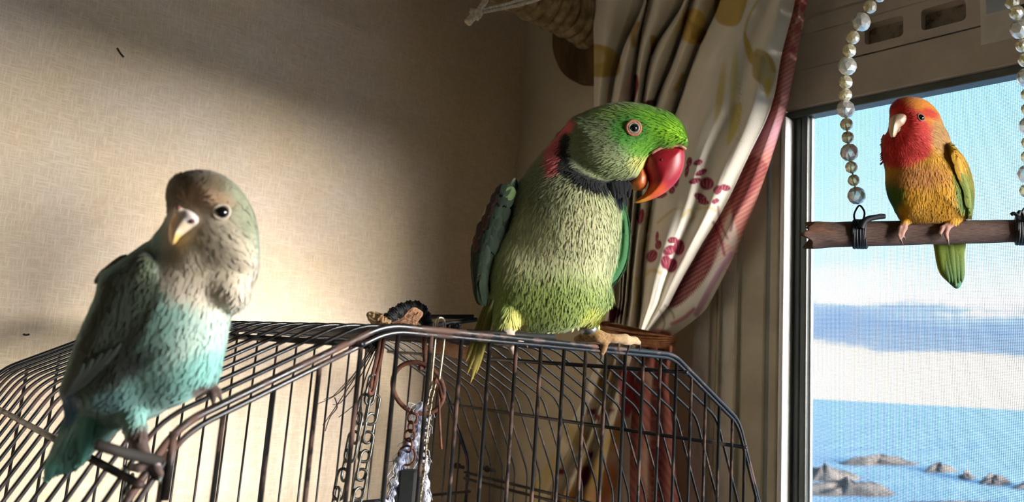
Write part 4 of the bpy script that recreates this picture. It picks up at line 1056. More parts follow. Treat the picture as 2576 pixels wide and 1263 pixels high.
        p.mixin(m*np.clip(1-np.abs(y-330)/70, 0, 1)*0.8, (226, 172, 190)); p.mixin(m*np.clip(1-np.abs(y-60)/60, 0, 1)*0.6*(np.sin(x*0.3)*np.sin(y*0.21) > 0), (226, 206, 190))
        p.mixin(m*((np.sin(0.19*x+0.05*y)+np.sin(0.11*y)) > 0.9)*fade*(y < 130)*0.7, (190, 80, 96))
        dk = polydist(crom([(1890, 392), (1932, 420), (1900, 478), (1866, 520), (1846, 540), (1838, 500), (1862, 440)], 5, True), x, y)
        p.mixin(lin_*np.clip(0.5+dk/8, 0, 1)*0.75, (172, 84, 82)); p.mixin(lin_*np.clip(0.5+dk/8, 0, 1)*(st > 0.5)*0.5, (132, 52, 58))
        dk = polydist(crom([(1812, 560), (1782, 600), (1740, 660), (1690, 735), (1664, 770), (1700, 772), (1736, 744), (1772, 702), (1798, 650)], 5, True), x, y)
        p.mixin(lin_*np.clip(0.5+dk/6+0.5*np.sin(0.9*x-0.5*y), 0, 1)*(dk > -4)*0.85, (176, 78, 88)); p.mixin(lin_*np.clip(dk/6, 0, 1)*(st > 0.5)*0.6, (112, 34, 48))
        dk = polydist(crom([(1836, 536), (1816, 600), (1850, 620), (1852, 580)], 5, True), x, y); p.mixin(lin_*np.clip(0.5+dk/6, 0, 1)*0.8, (218, 204, 186))
        for l, w_, c in (([(1795, 560), (1812, 600), (1822, 640)], 7, (150, 54, 70)), ([(1806, 520), (1812, 560), (1830, 600)], 5, (150, 54, 70)), ([(1846, 540), (1838, 580)], 6, (110, 40, 56)), ([(1840, 640), (1800, 700), (1752, 790)], 14, (206, 150, 172)), ([(1690, 815), (1720, 800), (1745, 778)], 9, (206, 122, 128)), ([(1630, 845), (1655, 836), (1680, 842)], 16, (190, 90, 100)), ([(1660, 780), (1672, 810), (1664, 836)], 2.4, (130, 84, 74)), ([(1672, 768), (1690, 785), (1696, 800)], 2.4, (130, 84, 74))):
            p.band(l, w_, c, 3, 0.85) if y.max() > 0 else None
    else:
        for c, r_, col, ro in (((1520, 960), (16, 40), OL, 25), ((1450, 1095), (40, 30), (206, 186, 120), 30), ((1368, 1180), (40, 70), (206, 184, 110), 30), ((1340, 1240), (26, 40), (216, 196, 120), 10), ((1545, 1100), (20, 44), (226, 196, 104), 20), ((1520, 1220), (34, 60), (226, 160, 78), 25), ((1500, 1180), (14, 60), (232, 200, 120), 20), ((1450, 1255), (40, 30), (228, 176, 90), 0)):
            p.e(c, r_, col, ro, 0.5, amt=0.85)
        for c, r_, ro in (((1470, 1200), (14, 34), 20), ((1488, 1035), (14, 6), 0), ((1503, 1050), (6, 10), 0), ((1538, 1034), (8, 5), 0), ((1412, 1186), (8, 10), 30), ((1484, 1145), (7, 12), 20)): p.e(c, r_, (140, 40, 66), ro, 0.3)
        st = 0.5+0.5*np.sin((x*0.5+y)*0.66); pk = ((seg > 6.7)).astype(float)
        p.poly([(1560, 930), (1592, 930), (1598, 1000), (1580, 1050), (1560, 1020)], (206, 100, 116), 4)
        p.mixin(pk*0.9, (206, 120, 114)); p.mixin(pk*st*0.5, (140, 56, 62)); p.mixin(pk*np.clip(1-np.abs(x-1628-0.05*(y-900)-20*np.sin(y*0.02))/16, 0, 1)*0.8, (218, 196, 176)); p.mixin(((seg > 8.2) & (seg < 9)).astype(float)*(np.sin(y*0.5) > -0.3)*0.5, (146, 52, 84))
    return p.c
def cloth_material():
    m = feather_material('curtain_cloth', 0.85, 0.10, (1, 1, 1), 0.1, 0.0); t = m.node_tree; b_ = t.nodes['Principled BSDF']
    tcn = N(t, 'ShaderNodeTexCoord'); mpn = N(t, 'ShaderNodeMapping'); mpn.inputs['Scale'].default_value = (400, 1300, 260)
    n = N(t, 'ShaderNodeTexNoise', Scale=1.0, Detail=3.0); bp = N(t, 'ShaderNodeBump', Strength=0.35, Distance=0.0006)
    t.links.new(tcn.outputs['Object'], mpn.inputs[0]); t.links.new(mpn.outputs[0], n.inputs['Vector']); t.links.new(n.outputs['Fac'], bp.inputs['Height']); t.links.new(bp.outputs[0], b_.inputs['Normal'])
    tr_ = N(t, 'ShaderNodeBsdfTranslucent'); mx_ = N(t, 'ShaderNodeMixShader'); mx_.inputs[0].default_value = 0.12
    vm = [q for q in t.nodes if q.type == 'VECT_MATH'][0]; t.links.new(vm.outputs[0], tr_.inputs[0])
    o_ = [q for q in t.nodes if q.type == 'OUTPUT_MATERIAL'][0]
    t.links.new(b_.outputs[0], mx_.inputs[1]); t.links.new(tr_.outputs[0], mx_.inputs[2]); t.links.new(mx_.outputs[0], o_.inputs[0])
    return m
M_CLOTH = cloth_material()
cur = empty('curtain', onX(1605, 843, 0.785), 'cream flowered curtain with pink lining gathered beside the window', 'curtain')
tie_dy = lambda x, y: max(0, (y-600)/226)**2*(40*(x-1605)/170) if y < 830 else 0
P2, W3, Q, seg = drape(YS, RAILS, 300, tie_dy, (0, 4, 8, 12, 16, 20, 26))
mk('upper_drape', W3, Q, M_CLOTH, cur, True, curtain_colours(P2, seg, False))
P2, W3, Q, seg = drape(YL, LOW, 200, lambda x, y: (40*(x-1605)/170)*max(0, 1-(y-866)/120)-16*max(0, 1-(y-866)/60))
mk('lower_drape', W3, Q, M_CLOTH, cur, True, curtain_colours(P2, seg, True))
# loose threads on the selvedge
M_THREAD = mat_noise('thread_pink', (196, 120, 116), (170, 96, 96), 0.8, scale=100)
for pts in ([(1985, 235), (1993, 240), (1996, 246)], [(1846, 636), (1856, 640), (1860, 632)], [(1826, 676), (1834, 684), (1838, 680)]):
    mk('loose_thread', *tube([onX(x, y, 0.786) for x, y in pts], 0.0003, 4), M_THREAD, cur)
# band round the curtain
M_BAND = mat_noise('band_rubber', (196, 136, 88), (160, 100, 62), 0.5, scale=120)
tie = empty('curtain_band', onX(1605, 845, 0.785), 'tan elastic band wound round the flowered curtain', 'band')
for k in range(7):
    a, e = onX(1514+k*0.8, 812+k*5.2+2*math.sin(k*2.1), 0.783), onX(1696-k*0.6, 849+k*4.4+2*math.sin(k*1.3), 0.783)
    c, h = (a+e)/2, (e-a)/2; L = []
    for q in range(40):
        th = 2*math.pi*q/40; L.append(c+h*math.cos(th)+np.array([-0.027*math.sin(th), 0, 0.0018*math.sin(2*th+k)-0.004*math.sin(th)]))
    mk('strand', *tube(L, 0.0016, 6, closed=True), M_BAND, tie)

# ------------------------------------------------------------------ wrapped wall perch and its cord
M_BOARD = mat_noise('board_wood', (120, 96, 62), (84, 66, 42), 0.65, scale=30, mapscale=(1, 1, 0.3))
M_WRAP = mat_noise('wrap_cotton', (176, 156, 122), (132, 112, 82), 0.9, scale=60, bump=0.4)
M_CORD = mat_noise('cord_cotton', (214, 200, 172), (180, 164, 134), 0.9, scale=300, bump=0.4)
wp = empty('wall_perch', onX(1478, 80, 0.83), 'cloth-wrapped wall perch on a round-ended wooden plate behind the curtain', 'perch')
out = crom([(1388, -80), (1388, 60), (1389, 120), (1397, 152), (1413, 182), (1440, 203), (1472, 209), (1510, 203), (1540, 180), (1558, 140), (1562, 60), (1562, -80)], 5)
V, Fq = [], []; n = len(out)
for X in (0.812, 0.830): V += [onX(x, y, X)+0 for x, y in out] if X == 0.812 else [np.array([X, v[1], v[2]]) for v in V[:n]]
Fq = [tuple(range(n)), tuple(range(2*n-1, n-1, -1))]+[(i, n+i, n+(i+1) % n, (i+1) % n) for i in range(n)]
bevel(mk('plate', V, Fq, M_BOARD, wp, False), 0.002)
ax0 = onX(1486, 62, 0.812); R0 = 0.030
mk('pole', *tube([ax0, ax0-np.array([0.34, 0, 0])], R0*0.9, 20), M_BOARD, wp)
rw = np.random.default_rng(4)
for k in range(17):
    x = ax0[0]-0.012-k*0.0195; L = []; tl = rw.uniform(-0.010, 0.010); bm = rw.uniform(0.96, 1.10)
    for q in range(28):
        th = 2*math.pi*q/28; rr_ = R0*bm*(1+0.03*math.sin(3*th+k))
        L.append(np.array([x+tl*math.cos(th+0.6), ax0[1]+rr_*math.cos(th), ax0[2]+rr_*math.sin(th)]))
    V, Fq = tube(L, 0.0105, 8, closed=True, flat=1.0)
    mk('wrap_turn', V, Fq, M_WRAP, wp)
cordt = empty('knotted_cord', at(1190, 45, 0.86), 'pale cotton cord with a knotted end hanging from the wrapped perch', 'cord')
dpt = 0.86
for pts in ([(1196, 36), (1205, 26), (1260, 14), (1320, -4), (1360, -14)], [(1208, 32), (1250, 24), (1310, 12), (1350, 0), (1372, -8)], [(1200, 30), (1206, 18), (1216, 4), (1230, -40)], [(1206, 30), (1213, 18), (1224, 4), (1238, -40)]):
    mk('strand', *tube(crom([at(x, y, dpt+0.00028*max(0, x-1230)) for x, y in pts], 5), 0.0021, 8), M_CORD, cordt)
V, Fq = join([tube(crom([at(x, y, dpt-0.003+0.002*i) for i, (x, y) in enumerate(pl)], 5), r_, 8) for pl, r_ in (([(1184, 30), (1200, 32), (1212, 40)], 0.0045), ([(1190, 44), (1202, 36), (1208, 28)], 0.0042), ([(1176, 58), (1186, 46), (1196, 38)], 0.0048), ([(1186, 26), (1194, 38), (1206, 46)], 0.0036))])
mk('knot', V, Fq, M_CORD, cordt)

# ------------------------------------------------------------------ hanging branch perch with bead strands
M_BRANCH, t, b = mat('branch_wood', (110, 84, 72), 0.8)
a_ = N(t, 'ShaderNodeAttribute', attribute_name='st'); mpn = N(t, 'ShaderNodeMapping'); mpn.inputs['Scale'].default_value = (60, 9, 1)
n_ = N(t, 'ShaderNodeTexNoise', Scale=1.0, Detail=7.0, Roughness=0.65); r_ = N(t, 'ShaderNodeValToRGB'); e = r_.color_ramp.elements
e[0].position = 0.32; e[0].color = lin((62, 46, 42)); e[1].position = 0.66; e[1].color = lin((132, 104, 92))
t.links.new(a_.outputs['Vector'], mpn.inputs[0]); t.links.new(mpn.outputs[0], n_.inputs['Vector']); t.links.new(n_.outputs['Fac'], r_.inputs[0])
ca = N(t, 'ShaderNodeAttribute', attribute_name='Col'); mm = N(t, 'ShaderNodeMix', data_type='RGBA', blend_type='MULTIPLY'); mm.inputs[0].default_value = 1.0
t.links.new(r_.outputs[0], mm.inputs[6]); t.links.new(ca.outputs['Color'], mm.inputs[7]); t.links.new(mm.outputs[2], b.inputs['Base Color'])
bp = N(t, 'ShaderNodeBump', Strength=0.6, Distance=0.001); t.links.new(n_.outputs['Fac'], bp.inputs['Height']); t.links.new(bp.outputs[0], b.inputs['Normal'])
M_TIE = mat_noise('tie_string', (26, 30, 44), (14, 16, 24), 0.6, scale=200)
M_LOOP = mat_noise('loop_wire', (54, 58, 60), (30, 32, 34), 0.3, 0.7, scale=200)
hp = empty('hanging_perch', PB.w1(2330, 588, 0), 'bare branch perch hanging from two strands of clear beads before the window', 'perch')
m_, n = 90, 24; V, ST, CL = [], [], []; rb = np.random.default_rng(6); ph = rb.uniform(0, 6.28, 10)
for i in range(m_+1):
    s_ = i/m_; x = 2028+s_*690; yc = 591-13*s_; R = (32-5.5*s_)
    for k in range(n):
        th = 2*math.pi*k/n
        rr_ = R*(1+0.035*math.sin(2*th+ph[0]+3*s_)+0.02*math.sin(5*th+ph[1]+9*s_)+0.014*math.sin(9*th+22*s_+ph[2]))
        rag = max(0, 1-s_/0.17)
        rr_ *= 1+rag*(0.05*math.sin(4*th+ph[3])-0.06*math.sin(40*s_+2*th))
        dx = (16*math.sin(3*th+ph[5])+9*math.sin(7*th+ph[6])+5*math.sin(13*th))*max(0, 1-s_/0.05)
        if i == 0: rr_ *= 0.92
        V.append((x+dx+(10 if i == 0 else 0), yc-rr_*math.sin(th), -rr_*math.cos(th))); ST.append((k/n*2.2 if k < n/2 else (n-k)/n*2.2, s_*3))
        CL.append((1.45, 1.12, 0.78) if (s_ < 0.12 and math.sin(th) > 0.1 and s_ < 0.10+0.03*math.sin(6*th)) else (1, 0.97, 0.95))
V.append((2044, 591, 0)); ST.append((0, 0)); CL.append((1.3, 1.0, 0.7)); V.append((2718, 578, 0)); ST.append((0, 3)); CL.append((1, 1, 1))
Fq = [(i*n+k, i*n+(k+1) % n, (i+1)*n+(k+1) % n, (i+1)*n+k) for i in range(m_) for k in range(n)]
Fq += [(len(V)-2, (k+1) % n, k) for k in range(n)]+[(len(V)-1, m_*n+k, m_*n+(k+1) % n) for k in range(n)]
mk('branch', PB.world(V), Fq, M_BRANCH, hp, True, np.array(CL), np.array(ST))
def wrap(xc, wpx, turns, yc):
    L = []
    for q in range(turns*24):
        th = 2*math.pi*q/24; s_ = q/(turns*24-1); L.append((xc-wpx/2+wpx*s_+2*math.sin(5*s_*6), yc-33.5*math.sin(th), -33.5*math.cos(th)))
    mk('string_wrap', *tube(PB.world(L), 4.6*PB.px, 7), M_TIE, hp)
wrap(2164, 34, 6, 589); wrap(2572, 34, 6, 580)
mk('string_end', *tube(crom(PB.world([(2168, 572, -34), (2176, 556, -36), (2196, 547, -36), (2228, 543, -36)]), 6), [v*PB.px for v in np.linspace(9, 6, 19)], 8), M_TIE, hp)
mk('string_end', *tube(crom(PB.world([(2226, 541, -36), (2216, 540, -38), (2200, 544, -38)]), 4), 3.5*PB.px, 6), M_TIE, hp)
mk('string_end', *tube(crom(PB.world([(2572, 556, -30), (2568, 538, -34), (2560, 532, -34), (2556, 540, -36), (2546, 536, -34), (2540, 540, -32)]), 6), 4.5*PB.px, 7), M_TIE, hp)
mk('wire_loop', *tube(crom(PB.world([(2160, 562, -20), (2151, 550, -14), (2151, 535, -8), (2162, 517, 0), (2175, 532, -8), (2174, 548, -14), (2166, 562, -20)]), 6), 2.4*PB.px, 7), M_LOOP, hp)
mk('wire_loop', *tube(crom(PB.world([(2574, 556, -20), (2568, 545, -10), (2577, 524, 0), (2588, 545, -10), (2580, 556, -20)]), 6), 2.4*PB.px, 7), M_LOOP, hp)
def bead_material(name, col):
    m, t, b = mat(name, col, 0.34); b.inputs['Transmission Weight'].default_value = 0.7; b.inputs['IOR'].default_value = 1.25
    noise_mix(t, b, col, tuple(min(255, int(c*1.04)) for c in col), scale=400); return m
M_BEAD = bead_material('bead_clear', (232, 232, 222)); M_BEADY = bead_material('bead_yellow', (238, 226, 178))
bmx = bmesh.new(); bmesh.ops.create_icosphere(bmx, subdivisions=2, radius=1.0)
BV = np.array([v.co[:] for v in bmx.verts]); BF = [[v.index for v in f.verts] for f in bmx.faces]; bmx.free()
M_STR = mat_noise('bead_cord', (176, 164, 120), (150, 138, 98), 0.7, scale=300)
left = [(2212, -10, 18), (2189, 18, 18), (2167, 56, 25), (2146, 95, 18), (2137, 128, 18), (2132, 167, 24.5), (2128, 207, 18), (2127, 239, 17.5), (2128, 275, 24), (2130, 313, 17), (2133, 346, 16.5), (2137, 384, 24), (2142, 421, 16.5), (2148, 454, 16), (2155, 492, 24)]
right = [(2530, -22, 20), (2545, 6, 20), (2556, 32, 20), (2564, 74, 26), (2571, 116, 18), (2577, 152, 18), (2581, 196, 25), (2584, 240, 18), (2585, 276, 18), (2586, 318, 25), (2585, 360, 18), (2584, 396, 18), (2582, 438, 25), (2580, 480, 18)]
apex = np.array([2388, -330])
def zb(y): return (y-510)*0.012
for strand, frm in ((left, (2212, -10)), (right, (2530, -22))):
    q = list(strand); up = []
    d = apex-np.array(frm, float); L = np.linalg.norm(d); d /= L; s_ = 42; k = 0
    while s_ < L-20:
        r0 = 25 if k % 3 == 1 else 18; up.append((frm[0]+d[0]*s_, frm[1]+d[1]*s_, r0)); s_ += 42 if k % 3 != 2 else 36; k += 1
    allb = up[::-1]+q
    cordp = [(apex[0], apex[1], zb(apex[1]))]+[(x, y, zb(y)) for x, y, _ in allb]
    mk('cord', *tube(crom(PB.world(cordp), 3), 2.2*PB.px, 6), M_STR, hp)
    for i, (x, y, r0) in enumerate(allb):
        j = (i+1) if i < len(allb)-1 else i-1; tdir = np.array(allb[j][:2])-np.array([x, y]); tdir = tdir/np.linalg.norm(tdir)
        if i % 2: ang = 0.5
        else: ang = 0.1
        e1 = np.array([tdir[1], -tdir[0], 0]); e2 = np.array([tdir[0], tdir[1], 0]); e3 = np.array([0, 0, 1.0])
        ca_, sa_ = math.cos(ang), math.sin(ang); f1, f3 = e1*ca_+e3*sa_, e3*ca_-e1*sa_
        VV = np.array([x, y, zb(y)])+r0*(np.outer(BV[:, 0], f1)+0.97*np.outer(BV[:, 2], e2)+np.outer(BV[:, 1], f3))
        mk('bead', PB.world(VV), BF, M_BEADY if r0 < 22 else M_BEAD, hp, False)
ap = PB.w1(apex[0], apex[1], zb(apex[1]))
mk('hang_cord', *tube([ap, (ap[0], ap[1], ZC)], 0.0012, 6), M_STR, hp)
# ------------------------------------------------------------------ toys and scraps in and on the cage
M_RUST = mat_noise('rusted_iron', (112, 66, 46), (70, 42, 32), 0.75, 0.2, scale=160, bump=0.4)
M_STEEL = mat_noise('dull_steel', (120, 118, 112), (74, 72, 68), 0.4, 0.85, scale=160)
M_BRASSY = mat_noise('nickel_wire', (150, 138, 118), (110, 100, 84), 0.35, 0.9, scale=160)
M_BLACKM = mat_noise('black_scrap', (24, 24, 26), (12, 12, 14), 0.7, scale=120)
M_CARD = mat_noise('brown_scrap', (142, 104, 76), (104, 72, 50), 0.85, scale=40, bump=0.3)
M_CHIP = mat_noise('tan_scrap', (176, 146, 108), (146, 116, 82), 0.85, scale=40, bump=0.4)
M_STRAW = mat_noise('dark_straw', (58, 46, 38), (38, 30, 26), 0.8, scale=60)
M_PALEW = mat_noise('pale_wood', (206, 158, 118), (178, 126, 90), 0.7, scale=20, mapscale=(1, 6, 6))
M_COTTON = mat_noise('cotton_rope', (206, 206, 214), (120, 132, 168), 0.95, scale=50, lo=0.42, hi=0.66)
def stadium(c, u, v, L, W_, r, n=10):
    """closed oval link: long half L along v, half width W_ along u"""
    P = []
    for k in range(n+1): a = math.pi*k/n; P.append(c+u*W_*math.cos(a)+v*(L-W_)+v*W_*math.sin(a))
    for k in range(n+1): a = math.pi+math.pi*k/n; P.append(c+u*W_*math.cos(a)-v*(L-W_)+v*W_*math.sin(a))
    return tube(P, r, 6, closed=True)
def unit(v): v = np.asarray(v, float); return v/np.linalg.norm(v)
YT = 0.42
def T(px, py, Y=YT): return onY(px, py, Y)
def pxs(px, py, Y=YT): return np.linalg.norm(T(px+1, py, Y)-T(px, py, Y))
LATX = unit(RIGHT-np.array([0, 0, RIGHT[2]]))
# double chain of long links on a rusty hook
ch = empty('link_chain', T(950, 850), 'long double chain of dull oval steel links on a rusty hook inside the cage', 'chain')
mk('hook', *tube(crom([T(968, 838), T(958, 900), T(946, 948), T(938, 985), T(930, 990), T(926, 975)], 6), 0.0014, 8), M_RUST, ch)
mk('hook', *tube(crom([T(958, 838), T(950, 890), T(938, 940), T(932, 978)], 6), 0.0013, 8), M_RUST, ch)
rows = [(934, 980, 0)]+[(925-11*i, 1030+47*i, 1) for i in range(7)]
for i, (x, y, dbl) in enumerate(rows):
    for j in ((0,) if not dbl else (-1, 1)):
        if dbl and i == 0: continue
        xx = x+j*(9+3*i) if dbl else x; s_ = pxs(x, y); ang = 0.16+(0.9 if (i+j) % 2 else 0.15)*j*0.5
        v = unit(T(xx-6, y+30)-T(xx, y)); u0 = unit(LATX-v*(LATX@v)); w0 = np.cross(u0, v)
        yaw = (0.3 if (i % 2) else 0.9)*(1 if j >= 0 else -1); u = u0*math.cos(yaw)+w0*math.sin(yaw)
        mk('link', *stadium(T(xx, y, YT+0.002*j), u, v, 32*s_, 12*s_, 0.0010), M_STEEL, ch)
# rusty ring on its hook
rg = empty('iron_ring', T(1050, 975), 'big rusty iron ring hanging on a rusty hook inside the cage', 'ring')
c = T(1052, 976); s_ = pxs(1050, 975); up = np.array([0, 0, 1.0])
mk('hoop', *tube([c+52*s_*(LATX*math.cos(a)+unit(up-0.2*LATX)*math.sin(a)) for a in np.linspace(0, 2*math.pi, 40, endpoint=False)], 0.0017, 8, closed=True), M_RUST, rg)
mk('hook', *tube(crom([T(1066, 836), T(1068, 880), T(1070, 908), T(1064, 924), T(1054, 926)], 6), 0.0019, 8), M_RUST, rg)
# nickel wire hook over the roof rim with a fine chain
yk = YC0+0.004
cc = empty('fine_chain', onY(1108, 815, yk), 'fine bright curb chain hung from a bent nickel wire over the cage rim', 'chain')
mk('wire_hook', *tube(crom([onY(1084, 968, yk+0.004), onY(1092, 880, yk+0.003), onY(1097, 832, yk+0.003), onY(1100, 806, yk-0.004), onY(1108, 799, yk-0.005), onY(1117, 808, yk-0.004), onY(1118, 840, yk+0.002), onY(1112, 900, yk+0.003), onY(1104, 958, yk+0.003)], 6), 0.00085, 8), M_BRASSY, cc)
mk('dark_pin', *tube(crom([onY(1092, 950, yk+0.006), onY(1102, 985, yk+0.008), onY(1106, 1060, yk+0.008), onY(1110, 1130, yk+0.008)], 5), 0.0009, 6), M_RUST, cc)
mk('dark_pin', *tube([onY(1090, 946, yk+0.006), onY(1104, 968, yk+0.007), onY(1112, 1002, yk+0.007)], 0.0010, 6), M_RUST, cc)
path = crom([onY(x, y, yk+0.008) for x, y in ((1090, 972), (1083, 1000), (1078, 1030), (1072, 1070), (1068, 1110), (1066, 1150), (1062, 1190), (1056, 1230), (1050, 1275), (1044, 1330))], 20)
seglen = np.r_[0, np.cumsum(np.linalg.norm(np.diff(path, axis=0), axis=1))]; k = 0; d_ = 0.0
while d_ < seglen[-1]:
    i = min(int(np.searchsorted(seglen, d_)), len(path)-2); v = unit(path[i+1]-path[i-1] if i else path[1]-path[0]); u0 = unit(LATX-v*(LATX@v)); w0 = np.cross(u0, v)
    yaw = 0.75 if k % 2 else -0.75
    mk('link', *stadium(path[i], u0*math.cos(yaw)+w0*math.sin(yaw), v, 0.0026, 0.0016, 0.00055, 7), M_BRASSY, cc); d_ += 0.0040; k += 1
# frayed cotton rope with its little rings and black block
rp_ = empty('rope_toy', T(1060, 1030), 'frayed blue and white cotton rope toy with a black block hanging in the ring', 'toy')
rr_ = np.random.default_rng(12)
def fray(pts, w_, name, n=260):
    P = crom([T(x, y) for x, y in pts], 12); R = np.array([w_*pxs(1050, 1100)*(0.8+0.35*math.sin(i*0.9)+0.2*math.sin(i*0.37)) for i in range(len(P))])
    core = mk(name, *tube(P, np.maximum(R*0.75, 0.0015), 10), M_COTTON, rp_)
    fib = []
    for q in range(n):
        i = rr_.integers(0, len(P)); d1 = unit(rr_.normal(size=3)); a = P[i]+d1*R[i]*0.6; b1 = a+d1*R[i]*rr_.uniform(0.4, 1.2)+np.array([0, 0, -rr_.uniform(0.001, 0.008)]); e = b1+unit(rr_.normal(size=3))*0.002+np.array([0, 0, -0.003])
        fib.append(tube([a, b1, e], 0.00022, 3))
    o = mk('fibres', *join(fib), M_COTTON, core); o['kind'] = 'stuff'
fray([(1050, 1022), (1062, 1040), (1056, 1080), (1040, 1110), (1020, 1130), (1004, 1170), (996, 1215), (990, 1262), (984, 1310)], 13, 'rope_strand', 420)
fray([(1066, 1026), (1062, 1070), (1058, 1110), (1064, 1150), (1070, 1200), (1072, 1270), (1074, 1320)], 11, 'rope_strand', 320)
fray([(960, 1275), (975, 1262), (1000, 1268)], 12, 'rope_strand', 160)
for i, (x, y, q) in enumerate(((1038, 1052, 10), (1034, 1074, 10), (1031, 1096, 11), (1028, 1120, 13), (1024, 1146, 18))):
    c = T(x, y, YT-0.004); s_ = pxs(x, y); yaw = 0.9 if i % 2 else 0.3; u = LATX*math.cos(yaw)+np.array([LATX[1], -LATX[0], 0])*math.sin(yaw)
    mk('small_ring', *stadium(c, u, up, q*1.05*s_, q*s_, 0.0008, 10), M_RUST, rp_)
a, b1 = T(1008, 1180), T(1042, 1330)
V, Fq = box(-0.5, 0.5, -0.5, 0.5, -0.5, 0.5); sx, sz = np.linalg.norm(T(1042, 1180)-a), a[2]-b1[2]
V = [a+(np.array(v)[0]+0.5)*sx*LATX+np.array([0, 0, (v[2]-0.5)*sz])+np.array([LATX[1], -LATX[0], 0])*v[1]*0.012 for v in V]
bevel(mk('black_block', V, Fq, M_BLACKM, rp_, False), 0.0015)
# dark straw strips sticking out from under the roof
sw = empty('straw_bundle', T(945, 868), 'bundle of dark dry straw strips drooping from the cage roof', 'straw')
for i, pts in enumerate(([(942, 872), (900, 930), (850, 990), (795, 1018)], [(938, 872), (890, 950), (850, 990), (815, 1005)], [(944, 876), (905, 950), (860, 1010), (838, 1018)], [(940, 880), (880, 970), (840, 1030), (812, 1070)], [(948, 880), (930, 960), (900, 1010), (852, 1050)], [(946, 884), (920, 950), (908, 1000), (912, 1050)], [(936, 868), (895, 935), (868, 965), (835, 1000)], [(842, 1000), (848, 1025), (830, 1050), (818, 1085)])):
    P = crom([T(x, y, YT+0.004*math.sin(i)) for x, y in pts], 6); mk('strip', *tube(P, np.linspace(0.0008, 0.0005, len(P)), 5, flat=0.4), M_STRAW, sw)
def crumple(name, poly, Y, thick, m, label, cat, seed, dark=None, y_px=None):
    """creased scrap: an irregular folded sheet"""
    r = np.random.default_rng(seed); Pg = crom(poly, 4, True); c2 = Pg.mean(0); V = []; Fq = []; n = len(Pg)
    rings = 5
    for side in (-1, 1):
        for k in range(rings+1):
            s_ = k/rings
            for i, q in enumerate(Pg):
                p = c2+(q-c2)*s_; h = thick*(1-0.8*s_**2)*0.5+thick*0.35*math.sin(i*1.7+k*2.3+seed)*s_*(1-s_)*4*0.5
                V.append(T(p[0], p[1], Y)+np.array([0, side*h, thick*0.2*math.sin(i*2.9+k*1.1)*(1-s_)]))
    for sd_ in (0, 1):
        o = sd_*(rings+1)*n
        for k in range(rings):
            for i in range(n): Fq.append((o+k*n+i, o+k*n+(i+1) % n, o+(k+1)*n+(i+1) % n, o+(k+1)*n+i))
    o1 = rings*n; o2 = (2*rings+1)*n
    Fq += [(o1+i, o1+(i+1) % n, o2+(i+1) % n, o2+i) for i in range(n)]
    o = mk(name, V, Fq, m, None, False)
    return tagt(o, label, cat)
# scraps lying on the roof
crumple('paper_scrap', [(925, 788), (942, 783), (958, 792), (972, 806), (990, 824), (950, 826), (930, 806)], 0.385, 0.012, M_CHIP, 'crumpled tan scrap on the cage roof beside the black wrapped arch', 'scrap', 3)
crumple('bark_scrap', [(985, 812), (1010, 800), (1036, 774), (1056, 780), (1063, 790), (1050, 810), (1040, 828), (1000, 826)], 0.380, 0.006, M_CARD, 'folded brown scrap lying against the black wrapped arch on the cage roof', 'scrap', 5)
ar = empty('wrapped_arch', T(1020, 830, 0.41), 'small black twine-wrapped arch standing on the cage roof', 'toy')
P = crom([T(x, y, 0.41) for x, y in ((970, 838), (976, 808), (996, 788), (1022, 776), (1046, 774), (1062, 786), (1070, 808), (1074, 840))], 8)
mk('arch_core', *tube(P, 0.0030, 8), M_BLACKM, ar)
L = []
T_ = np.gradient(P, axis=0)
for i in range(len(P)*8):
    q = i/8; k = min(int(q), len(P)-2); f_ = q-k; p = P[k]*(1-f_)+P[k+1]*f_; t_ = unit(T_[k]); nrm = unit(np.cross(t_, [0, 1, 0])); bn = np.cross(t_, nrm); th = 2*math.pi*i/8*1.07
    L.append(p+0.0036*(1+0.25*math.sin(i*0.7))*(nrm*math.cos(th)+bn*math.sin(th)))
mk('twine', *tube(L, 0.0011, 5), M_BLACKM, ar)
for (p0, p1, r0, lab) in (((1072, 797, 0.43), (1192, 797, 0.40), 0.0017, 'thin black stick lying farther back on the cage roof'), ((1096, 818, 0.375), (1198, 804, 0.375), 0.0016, 'thin black stick tilted up from the cage roof beside the wire hook')):
    o = mk('black_stick', *tube([T(*p0), T(*p1)], r0, 10), M_BLACKM); tagt(o, lab, 'stick')
crumple('twine_scrap', [(1128, 818), (1142, 812), (1154, 816), (1156, 828), (1130, 830)], 0.372, 0.010, M_BLACKM, 'black scrap of twine under the tilted stick on the cage roof', 'scrap', 8)
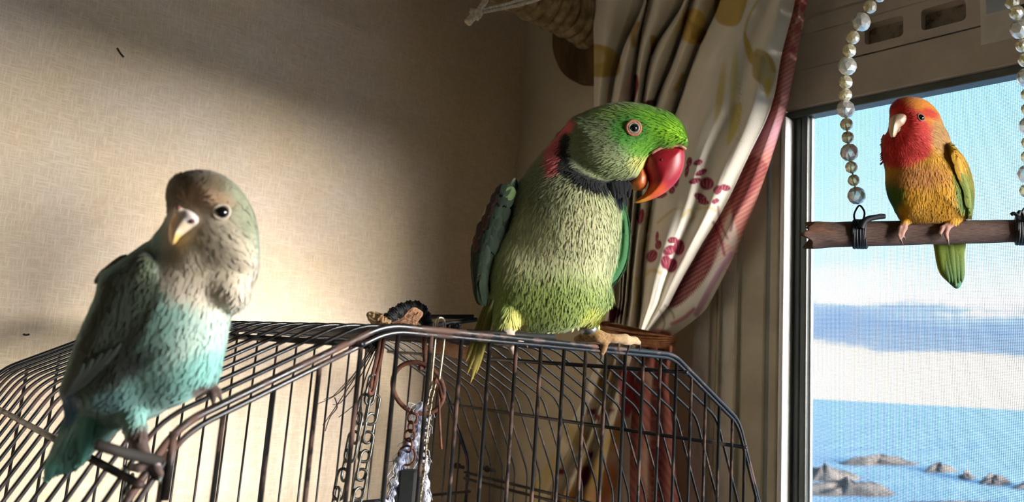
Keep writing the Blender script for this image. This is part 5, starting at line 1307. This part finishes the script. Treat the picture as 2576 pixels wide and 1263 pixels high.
crumple('black_tuft', [(905, 842), (950, 840), (952, 862), (944, 884), (936, 872), (930, 888), (920, 870), (906, 878)], 0.43, 0.014, M_BLACKM, 'ragged black tuft hanging under the cage roof above the straw strips', 'scrap', 9)
o = mk('roost_stick', *tube([onY(1176, 836, YC0+0.006), onY(1392, 848, YC0+0.006)], 0.0019, 12), M_BLACKM); tagt(o, 'dark stick lying along the cage rim under the parakeet', 'stick')
# pale wood strip inside, near the parakeet's tail
a, b1 = T(1100, 872, 0.43), T(1202, 896, 0.40); t_ = unit(b1-a); n_ = unit(np.cross(t_, [0, 0, 1])); w_ = np.cross(n_, t_)
V = [p+sx_*0.0048*w_+sy_*0.0022*n_ for p in (a, b1) for sx_ in (-1, 1) for sy_ in (-1, 1)]
o = bevel(mk('wood_strip', V, [(0, 1, 3, 2), (4, 6, 7, 5), (0, 4, 5, 1), (2, 3, 7, 6), (0, 2, 6, 4), (1, 5, 7, 3)], M_PALEW, None, False), 0.0006); tagt(o, 'pale strip of wood wedged under the cage roof by the parakeet tail', 'wood')
# thin chain behind the turquoise lovebird
c2_ = empty('thin_chain', T(325, 1085, 0.45), 'thin steel chain of long links hanging behind the turquoise lovebird', 'chain')
for i in range(6):
    s_ = pxs(325, 1150, 0.45); y = 1110+44*i; c = T(322+3*math.sin(i*2), y, 0.45); yaw = 0.2 if i % 2 else 1.2
    u = LATX*math.cos(yaw)+np.array([LATX[1], -LATX[0], 0])*math.sin(yaw)
    mk('link', *stadium(c, u, np.array([0, 0, 1.0]), 28*s_, 12*s_, 0.0009), M_STEEL, c2_)
    if i % 2 == 0:
        mk('link', *stadium(c+LATX*10*s_-np.array([0, 0, 20*s_]), LATX*math.cos(0.9)+np.array([LATX[1], -LATX[0], 0])*math.sin(0.9), unit([0.15, 0, 1.0]), 26*s_, 11*s_, 0.0009), M_STEEL, c2_)
mk('hang_wire', *tube([T(322, 1085, 0.45), (T(322, 1085, 0.45)[0], 0.45, 1.47)], 0.0007, 5), M_STEEL, c2_)
